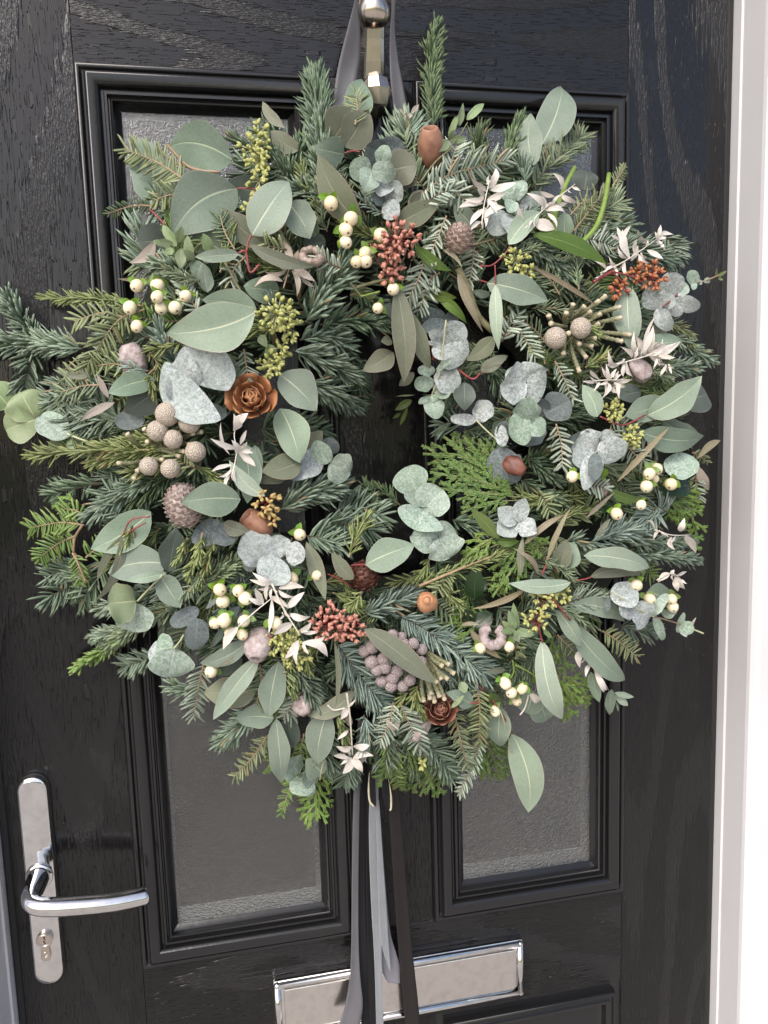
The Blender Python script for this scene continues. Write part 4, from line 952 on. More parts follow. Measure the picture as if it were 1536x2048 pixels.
# ---------------------------------------------------------------- fir
TX[:] = [0, 0, 1.0]
for a in [
 # style, colour, points, layer, needle length, width, density
 ('fir', 'D', [(648, 400), (640, 290), (632, 150)], -1.5, 1.25, 1.0, 1.0),
 ('fir', 'N', [(655, 430), (650, 330), (640, 230)], -0.5, 1.15, 1.0, 0.7),
 ('fir', 'K', [(868, 262), (862, 150), (872, 50)], -1, 0.80, 0.85, 1.15),
 ('fir', 'K', [(1005, 335), (1025, 285), (1045, 240)], 0, 0.85, 1.0, 1.0),
 ('fir', 'K', [(985, 350), (955, 300), (965, 262)], -2, 0.9, 1.0, 0.9),
 ('fan', 'G', [(1062, 375), (1120, 310), (1168, 268)], -1, 0.80, 0.85, 1.0),
 ('fir', 'N', [(165, 698), (120, 690), (72, 684)], -1, 0.95, 1.0, 1.0),
 ('fir', 'N', [(80, 690), (45, 640), (14, 592)], -1, 0.85, 1.0, 1.0),
 ('fir', 'N', [(80, 684), (35, 690), (-30, 690)], 0, 0.90, 1.0, 1.0),
 ('fan', 'N', [(76, 690), (58, 735), (46, 780)], 0, 0.80, 1.0, 1.0),
 ('fir', 'N', [(612, 645), (640, 600), (690, 535)], 1.5, 1.20, 1.15, 1.2),
 ('fir', 'N', [(585, 700), (640, 720), (700, 752)], 0, 1.15, 1.0, 1.0),
 ('fir', 'N', [(600, 680), (650, 670), (690, 690)], -0.5, 1.0, 1.0, 1.0),
 ('fir', 'N', [(600, 765), (655, 778), (715, 808)], 1.0, 1.10, 1.0, 1.1),
 ('fir', 'D', [(640, 650), (700, 640), (775, 648)], -1, 0.95, 1.0, 1.0),
 ('fir', 'D', [(690, 700), (715, 750), (725, 800)], -2, 0.9, 1.0, 1.0),
 ('fir', 'D', [(520, 860), (565, 850), (620, 870)], -1, 0.95, 1.0, 1.0),
 ('fir', 'N', [(560, 1020), (612, 988), (676, 972)], 1.2, 1.15, 1.05, 1.25),
 ('fan', 'N', [(612, 1072), (650, 1078), (682, 1092)], 0.8, 0.85, 1.0, 1.1),
 ('fan', 'N', [(670, 1020), (715, 1018), (765, 1030)], -1, 0.9, 1.0, 1.0),
 ('fan', 'N', [(640, 1050), (700, 1050), (745, 1062)], 0, 0.9, 1.0, 1.0),
 ('fir', 'N', [(310, 955), (250, 985), (182, 1028)], 0.5, 0.95, 0.95, 1.15),
 ('fir', 'K', [(345, 950), (290, 985), (250, 1010)], 0, 0.8, 0.8, 1.0),
 ('fan', 'D', [(195, 965), (150, 978), (102, 990)], -1, 0.72, 1.0, 1.0),
 ('fan', 'N', [(240, 845), (190, 812), (96, 798)], -1.5, 0.80, 1.0, 1.0),
 ('fan', 'N', [(245, 835), (180, 845), (125, 835)], -0.8, 0.80, 1.0, 1.0),
 ('fan', 'N', [(215, 800), (160, 772), (110, 778)], -1.6, 0.8, 1.0, 1.0),
 ('fan', 'N', [(240, 860), (200, 880), (150, 868)], -2, 0.85, 1.0, 1.0),
 ('fan', 'N', [(178, 1150), (135, 1175), (92, 1196)], -1, 0.85, 0.95, 1.0),
 ('fan', 'N', [(165, 1125), (130, 1140), (94, 1152)], -1.5, 0.75, 0.95, 1.0),
 ('fan', 'D', [(205, 1120), (190, 1165), (160, 1205)], -2, 0.8, 1.0, 1.0),
 ('fir', 'G', [(372, 1205), (290, 1240), (215, 1290)], 0, 0.78, 1.05, 1.1),
 ('fir', 'B', [(255, 1270), (200, 1305), (152, 1338)], 0, 0.55, 1.0, 1.1),
 ('fir', 'N', [(250, 1262), (215, 1268), (188, 1275)], -1, 0.7, 1.0, 1.0),
 ('fan', 'N', [(310, 1310), (275, 1325), (246, 1332)], -2, 0.7, 1.0, 1.0),
 ('fir', 'N', [(330, 1180), (260, 1200), (205, 1215)], -1, 0.85, 1.0, 1.0),
 ('fir', 'N', [(425, 1375), (385, 1380), (345, 1375)], -1, 0.85, 1.0, 1.0),
 ('fir', 'N', [(520, 1420), (480, 1450), (442, 1484)], -1, 0.95, 1.0, 1.0),
 ('fir', 'N', [(590, 1330), (610, 1365), (632, 1412)], 1.2, 0.95, 0.95, 1.15),
 ('fan', 'P', [(672, 1285), (715, 1345), (772, 1418)], 0.8, 1.0, 1.0, 1.0),
 ('fir', 'P', [(728, 1228), (775, 1210), (826, 1188)], 1.0, 1.05, 0.95, 0.9),
 ('fan', 'P', [(800, 1232), (845, 1255), (885, 1285)], 1.0, 0.85, 0.9, 1.3),
 ('fan', 'P', [(862, 1270), (915, 1305), (972, 1348)], 1.0, 0.95, 0.95, 1.3),
 ('fan', 'S', [(1132, 1206), (1170, 1196), (1206, 1202)], 1.0, 0.72, 0.7, 1.3),
 ('fan', 'N', [(1240, 1250), (1275, 1262), (1312, 1262)], -1, 0.7, 0.9, 1.0),
 ('fir', 'P', [(1180, 1085), (1235, 1065), (1285, 1058)], 0.8, 0.95, 0.9, 1.0),
 ('fir', 'N', [(1215, 1090), (1260, 1075), (1300, 1085)], 0.0, 0.85, 0.9, 1.0),
 ('fir', 'N', [(1262, 1108), (1330, 1110), (1392, 1122)], 0, 0.75, 0.85, 1.05),
 ('fir', 'N', [(1300, 1080), (1350, 1085), (1385, 1082)], -1, 0.6, 0.85, 1.0),
 ('fir', 'N', [(1130, 1085), (1155, 1080), (1180, 1095)], 0.5, 0.75, 0.9, 0.9),
 ('fir', 'D', [(1055, 915), (1085, 940), (1115, 958)], 0, 0.8, 0.8, 1.0),
 ('fir', 'D', [(1040, 960), (1085, 985), (1120, 1000)], -1, 0.85, 0.9, 1.0),
 ('fir', 'N', [(1345, 675), (1380, 695), (1422, 722)], -0.5, 0.72, 0.9, 1.0),
 ('thin', 'Y', [(1330, 640), (1365, 660), (1385, 690)], 0.5, 1.0, 1.0, 1.0),
 ('fir', 'N', [(1300, 745), (1345, 735), (1392, 735)], -1, 0.8, 0.9, 1.0),
 ('fir', 'N', [(1195, 505), (1260, 500), (1335, 520)], -0.5, 1.15, 0.9, 1.2),
 ('fir', 'N', [(1190, 470), (1230, 450), (1262, 455)], -1, 1.0, 0.9, 1.0),
 ('fan', 'G', [(1150, 460), (1195, 430), (1240, 402)], -0.5, 0.9, 0.9, 1.0),
 ('fir', 'N', [(1040, 480), (1080, 500), (1128, 545)], 1.0, 0.95, 1.1, 1.0),
 ('fir', 'D', [(1060, 560), (1105, 560), (1150, 575)], -0.5, 0.9, 1.0, 1.0),
 ('thin', 'N', [(1050, 365), (1048, 345), (1040, 325)], 1.0, 1.3, 1.0, 1.2),
 ('fan', 'P', [(1335, 1025), (1315, 1015), (1290, 1040)], 0.5, 0.95, 0.9, 1.0),
 ('fan', 'D', [(1095, 1290), (1060, 1318), (1025, 1342)], -0.5, 0.9, 1.0, 1.1),
 ('fan', 'N', [(835, 1462), (870, 1500), (905, 1555)], -0.5, 0.85, 1.0, 1.15),
 ('fan', 'N', [(715, 1490), (700, 1525), (688, 1568)], -1.5, 0.75, 1.0, 1.1),
 ('fan', 'D', [(590, 372), (545, 325), (478, 292)], -1, 0.95, 1.1, 1.0),
 ('fir', 'N', [(660, 400), (620, 385), (588, 375)], 0, 0.85, 1.0, 1.0),
 ('fan', 'D', [(580, 330), (560, 300), (520, 262)], -2, 0.8, 1.0, 1.0),
 ('fir', 'N', [(375, 545), (345, 535), (315, 530)], 0, 0.85, 0.9, 1.0),
 ('fir', 'P', [(355, 735), (335, 700), (320, 655)], 1.0, 0.8, 0.85, 1.0),
 ('fir', 'G', [(435, 1155), (465, 1130), (492, 1112)], 1.0, 0.75, 0.8, 1.1),
 ('fir', 'G', [(395, 1180), (420, 1150), (455, 1130)], 0.5, 0.8, 0.8, 1.0),
 ('fir', 'N', [(740, 415), (760, 400), (775, 370)], -1, 0.9, 0.9, 1.0),
 ('fir', 'K', [(880, 290), (850, 285), (820, 292)], 0, 0.7, 0.7, 1.0),
 ('fir', 'D', [(935, 700), (980, 730), (1010, 790)], -1.5, 0.9, 0.9, 1.0),
 ('fan', 'G', [(1000, 745), (960, 720), (910, 735)], -1, 0.8, 0.9, 1.0),
 ('fan', 'N', [(925, 850), (900, 845), (880, 850)], -1, 0.75, 0.9, 1.0),
 ('fan', 'D', [(1035, 820), (1000, 840), (965, 850)], -1, 0.8, 0.9, 1.0),
 ('thin', 'K', [(760, 1040), (745, 1005), (730, 965)], -1, 0.9, 1.0, 1.0),
 ('thin', 'K', [(800, 1010), (770, 985), (740, 970)], -1, 0.9, 1.0, 1.0),
 ('fan', 'P', [(870, 1330), (930, 1360), (965, 1372)], 0, 0.8, 0.9, 1.0),
 ('fir', 'N', [(905, 1040), (940, 1050), (975, 1045)], -1, 0.9, 0.9, 1.0),
 ('fan', 'N', [(1330, 470), (1350, 500), (1345, 530)], -2, 0.7, 0.9, 1.0),
 ('fir', 'N', [(1250, 540), (1275, 570), (1290, 590)], -0.5, 0.8, 0.9, 1.0),
 ('fan', 'N', [(762, 1430), (772, 1480), (766, 1530)], 0, 0.8, 0.9, 1.0), ('thin', 'P', [(728, 1430), (732, 1460), (726, 1500)], 2.0, 1.2, 1.0, 1.1),
 ('fan', 'D', [(820, 1440), (822, 1490), (838, 1540)], -1, 0.85, 1.0, 1.0), ('fan', 'N', [(650, 1450), (655, 1500), (648, 1545)], -1, 0.8, 1.0, 1.0),
 ('fir', 'D', [(520, 880), (570, 890), (640, 905)], -1.5, 0.9, 1.0, 1.0), ('fir', 'D', [(500, 920), (560, 930), (620, 935)], -1.5, 0.9, 1.0, 1.0), ('fan', 'D', [(560, 830), (600, 850), (650, 860)], -2, 0.8, 1.0, 1.0),
 ('fir', 'D', [(880, 640), (900, 700), (905, 760)], -2, 0.9, 1.0, 1.0), ('fan', 'D', [(960, 780), (920, 790), (880, 800)], -2, 0.8, 1.0, 1.0), ('fir', 'D', [(700, 560), (740, 600), (790, 640)], -2, 0.85, 1.0, 1.0),
 ('fir', 'D', [(820, 560), (850, 620), (880, 660)], -2, 0.9, 1.0, 1.0), ('fir', 'D', [(930, 860), (960, 870), (1000, 890)], -1, 0.8, 1.0, 1.0), ('fir', 'D', [(640, 1000), (700, 985), (740, 1000)], -2, 0.85, 1.0, 1.0),
 ('thin', 'K', [(735, 1450), (748, 1480), (745, 1510)], 0, 1.1, 1.0, 1.0)]:
    sprig(a[0], a[1], a[2], a[3], *a[4:7])

# ---------------------------------------------------------------- flat yew-like sprigs
for a in [
 ('Y', [(372, 362), (315, 325), (250, 298)], 3.2, 1.05, 0.9),
 ('Y', [(372, 390), (340, 390), (305, 402)], 3.0, 0.85, 0.9),
 ('K', [(310, 412), (265, 412), (212, 428)], 1, 0.45, 0.7),
 ('Y', [(265, 642), (210, 625), (150, 642)], 1.5, 1.0, 0.9),
 ('Y', [(290, 618), (232, 645), (175, 730)], 2.2, 1.05, 1.0),
 ('Y', [(270, 735), (220, 728), (168, 738)], 1.5, 0.9, 0.9),
 ('G', [(205, 770), (165, 772), (120, 785)], 1.8, 1.0, 0.9),
 ('Y', [(190, 735), (160, 745), (128, 752)], 1.0, 0.9, 0.9),
 ('S', [(846, 388), (900, 350), (1015, 320)], 3.2, 1.10, 1.05),
 ('S', [(897, 350), (905, 320), (915, 285)], 2.8, 0.9, 1.0),
 ('S', [(880, 360), (905, 380), (935, 405)], 2.6, 0.9, 1.0),
 ('G', [(912, 345), (940, 330), (950, 300)], 2.0, 0.8, 0.9),
 ('S', [(893, 432), (878, 470), (858, 515)], 2.8, 1.0, 1.0),
 ('S', [(848, 520), (838, 555), (812, 605)], 2.6, 1.0, 1.0),
 ('S', [(880, 545), (860, 560), (838, 622)], 1.8, 0.9, 1.0),
 ('S', [(948, 495), (945, 530), (938, 570)], 2.2, 0.7, 0.9),
 ('G', [(945, 490), (980, 480), (1015, 465)], 1.8, 0.9, 0.9),
 ('Y', [(1148, 462), (1180, 420), (1215, 375)], 2.0, 0.85, 0.75),
 ('Y', [(1140, 430), (1165, 405), (1190, 398)], 1.6, 0.8, 0.75),
 ('Y', [(1225, 372), (1238, 352), (1252, 332)], 1, 0.5, 0.6),
 ('S', [(1012, 632), (1045, 670), (1072, 716)], 2.4, 0.85, 1.0),
 ('S', [(1110, 722), (1128, 758), (1146, 800)], 3.0, 0.75, 0.9),
 ('S', [(1112, 848), (1122, 885), (1125, 935)], 3.0, 0.85, 1.0),
 ('S', [(1220, 858), (1250, 888), (1285, 925)], 3.0, 0.90, 1.0),
 ('B', [(168, 1050), (120, 1045), (60, 1056)], 1.5, 0.95, 1.1),
 ('B', [(150, 1072), (115, 1088), (76, 1118)], 1.8, 0.95, 1.1),
 ('B', [(165, 1030), (150, 1020), (128, 1018)], 1.0, 0.8, 1.0),
 ('B', [(172, 1115), (190, 1100), (215, 1085)], 1.5, 0.9, 1.0),
 ('B', [(150, 1105), (158, 1135), (160, 1165)], 1.2, 0.7, 1.0),
 ('S', [(408, 1325), (398, 1370), (388, 1436)], 2.2, 0.95, 0.85),
 ('G', [(520, 1330), (522, 1365), (512, 1410)], 1.8, 0.9, 0.9),
 ('S', [(600, 1385), (580, 1415), (568, 1432)], 2.0, 0.7, 0.8),
 ('S', [(800, 1405), (820, 1450), (842, 1498)], 3.0, 1.10, 1.05),
 ('S', [(787, 1405), (778, 1445), (760, 1485)], 2.8, 0.85, 0.95),
 ('Y', [(955, 1372), (960, 1425), (958, 1485)], 2.6, 0.95, 0.9),
 ('Y', [(905, 1395), (912, 1440), (925, 1480)], 2.0, 0.85, 0.85),
 ('S', [(962, 1478), (945, 1530), (918, 1588)], 2.0, 0.75, 0.85),
 ('G', [(915, 1455), (925, 1495), (935, 1535)], 2.4, 0.8, 0.85),
 ('Y', [(536, 1470), (505, 1515), (468, 1554)], 0.5, 0.75, 0.7),
 ('Y', [(1205, 1262), (1240, 1285), (1272, 1312)], 1.0, 0.95, 0.85),
 ('G', [(1115, 1270), (1135, 1290), (1150, 1305)], 1.5, 0.8, 0.8),
 ('S', [(488, 698), (492, 728), (497, 762)], 3.4, 0.75, 0.9),
 ('S', [(400, 625), (385, 605), (368, 570)], 3.2, 0.85, 1.0),
 ('S', [(492, 512), (470, 535), (460, 565)], 2.0, 0.85, 0.9),
 ('G', [(545, 430), (535, 460), (550, 490)], 1.5, 0.85, 0.9),
 ('Y', [(710, 250), (715, 225), (712, 185)], 3.0, 0.85, 0.8),
 ('K', [(470, 500), (450, 465), (440, 430)], 3.0, 0.75, 0.75),
 ('K', [(330, 405), (318, 390), (300, 385)], 2.4, 0.7, 0.9),
 ('S', [(1395, 935), (1392, 965), (1400, 1000)], 0.5, 0.6, 0.8),
 ('Y', [(1385, 905), (1400, 912), (1415, 925)], 0.0, 0.5, 0.8),
 ('G', [(1120, 590), (1100, 560), (1080, 545)], 1.2, 0.8, 0.7),
 ('G', [(1095, 690), (1070, 660), (1045, 640)], 0.8, 0.8, 0.7),
 ('G', [(1290, 690), (1320, 720), (1338, 760)], 0.5, 0.8, 0.8),
 ('G', [(835, 300), (850, 285), (870, 270)], 1.0, 0.6, 0.6)]:
    sprig('yew', a[0], a[1], a[2], a[3], a[4], stem='tan')

# ---------------------------------------------------------------- rosemary
for a in [
 ('R', [(285, 612), (190, 598), (84, 596)], 1.0, 0.9, 0.9, 0.8),
 ('R', [(300, 900), (190, 900), (58, 912)], 2.0, 1.25, 1.15, 0.55),
 ('R', [(360, 900), (270, 905), (185, 925)], 1.0, 1.05, 1.0, 1.0),
 ('R', [(370, 890), (280, 880), (225, 890)], 1.0, 0.95, 1.0, 1.0),
 ('R', [(390, 930), (420, 950), (452, 985)], 1.5, 1.0, 1.0, 1.0),
 ('R', [(350, 925), (310, 935), (255, 945)], 1.0, 1.0, 1.0, 1.0),
 ('R', [(405, 1065), (395, 1110), (378, 1150)], 3.2, 0.75, 1.1, 1.1),
 ('R', [(375, 1075), (365, 1100), (352, 1120)], 2.8, 0.7, 1.1, 1.0),
 ('R', [(430, 1080), (415, 1120), (400, 1170)], 2.6, 0.75, 1.1, 1.0),
 ('R', [(697, 1115), (710, 1080), (730, 1035)], 3.0, 1.15, 1.0, 0.7),
 ('R', [(838, 1172), (915, 1140), (1002, 1112)], 2.6, 0.85, 1.0, 0.75),
 ('R', [(855, 1135), (830, 1155), (790, 1165)], 1.2, 1.0, 1.0, 0.8),
 ('R', [(872, 1162), (900, 1190), (928, 1222)], 2.2, 0.9, 0.9, 0.9),
 ('G', [(1158, 580), (1155, 535), (1157, 486)], 3.0, 0.75, 0.95, 1.0),
 ('R', [(1090, 728), (1085, 712), (1070, 700)], 2.2, 0.9, 1.5, 0.8),
 ('R', [(1170, 735), (1185, 725), (1210, 712)], 2.2, 0.9, 1.3, 0.8),
 ('R', [(570, 1300), (578, 1335), (588, 1385)], 2.4, 0.9, 1.0, 0.8),
 ('R', [(672, 1425), (680, 1445), (692, 1478)], 2.8, 0.9, 1.4, 0.9),
 ('R', [(620, 1290), (612, 1310), (618, 1340)], 2.0, 0.9, 0.9, 0.9),
 ('R', [(835, 1372), (830, 1395), (845, 1425)], 2.4, 1.1, 1.3, 0.8),
 ('R', [(815, 1385), (805, 1400), (800, 1430)], 2.0, 1.0, 1.2, 0.8),
 ('R', [(665, 1185), (690, 1195), (712, 1215)], 1.0, 1.0, 0.9, 1.0),
 ('R', [(650, 1165), (680, 1160), (700, 1180)], 1.0, 1.0, 0.9, 1.0),
 ('R', [(440, 545), (455, 500), (465, 460)], 2.4, 0.9, 1.0, 0.8),
 ('R', [(310, 735), (300, 760), (312, 790)], 3.0, 0.8, 1.1, 0.7),
 ('R', [(300, 705), (315, 730), (310, 770)], 2.0, 0.9, 0.9, 0.8),
 ('R', [(1110, 1000), (1060, 1000), (1040, 985)], 0.5, 1.0, 0.8, 1.0),
 ('R', [(700, 590), (720, 585), (735, 590)], 1.0, 0.8, 0.9, 0.8),
 ('R', [(415, 475), (395, 490), (370, 500)], 2.0, 0.8, 1.0, 0.8),
 ('R', [(860, 1115), (850, 1140), (840, 1155)], 1.5, 0.9, 1.0, 0.8),
 ('R', [(765, 1215), (745, 1225), (725, 1215)], 0.8, 0.9, 0.9, 0.9),
 ('R', [(540, 1350), (548, 1375), (545, 1400)], 1.8, 0.8, 0.9, 0.9)]:
    sprig('rose', a[0], a[1], a[2], a[3], a[4], a[5], stem='tan', srad=1.5)
twig('tan', [(838, 1172), (915, 1140), (985, 1112)], 3.2, 3.2, 1.6)
sprig('yew', 'B', [(608, 1468), (590, 1540), (562, 1628)], 0.3, 0.55, 0.8, stem='tan')
sprig('yew', 'B', [(800, 1490), (790, 1540), (800, 1580)], 0.5, 0.7, 1.0, stem='stem')
sprig('yew', 'B', [(770, 1480), (775, 1510), (768, 1545)], 0.5, 0.6, 0.9, stem='stem')

# ---------------------------------------------------------------- cypress
for a in [
 ('C', [(1020, 965), (940, 915), (848, 908)], 0.5), ('C', [(1030, 985), (950, 960), (862, 945)], 1.0), ('C', [(1040, 995), (960, 985), (885, 978)], 1.2),
 ('C', [(1045, 1000), (980, 1005), (925, 1025)], 1.0), ('C', [(980, 930), (935, 890), (905, 870)], 0.0), ('C', [(1010, 955), (950, 930), (868, 925)], 0.2),
 ('L', [(1050, 1085), (1030, 1130), (986, 1192)], 1.8), ('L', [(1000, 1070), (960, 1090), (918, 1128)], 1.5), ('L', [(1005, 1085), (955, 1105), (930, 1110)], 1.2),
 ('L', [(1055, 1060), (1075, 1090), (1060, 1125)], 1.0), ('L', [(985, 1240), (925, 1245), (862, 1246)], 0.5), ('L', [(1020, 1120), (1000, 1150), (1010, 1185)], 1.2),
 ('L', [(1340, 985), (1375, 1010), (1394, 1072)], -0.5), ('L', [(1330, 1000), (1355, 1020), (1370, 1060)], 0.0), ('L', [(1360, 990), (1385, 1000), (1388, 1030)], -0.5),
 ('L', [(1375, 1060), (1390, 1085), (1388, 1105)], -1), ('L', [(1125, 1345), (1150, 1375), (1180, 1408)], 0.5), ('L', [(1115, 1350), (1130, 1390), (1140, 1440)], 0.0),
 ('C', [(1105, 1260), (1125, 1300), (1130, 1350)], 0.3), ('C', [(875, 1535), (845, 1560), (810, 1582)], 0), ('C', [(872, 1535), (878, 1562), (875, 1594)], 0),
 ('C', [(960, 1470), (985, 1510), (998, 1562)], -1.5), ('L', [(610, 1500), (628, 1570), (634, 1640)], -1), ('C', [(595, 1460), (588, 1520), (580, 1570)], -1),
 ('C', [(800, 1470), (805, 1520), (800, 1580)], -0.5), ('L', [(155, 1000), (130, 1012), (112, 1020)], 0.0)]:
    frond(a[0], a[1], a[2])

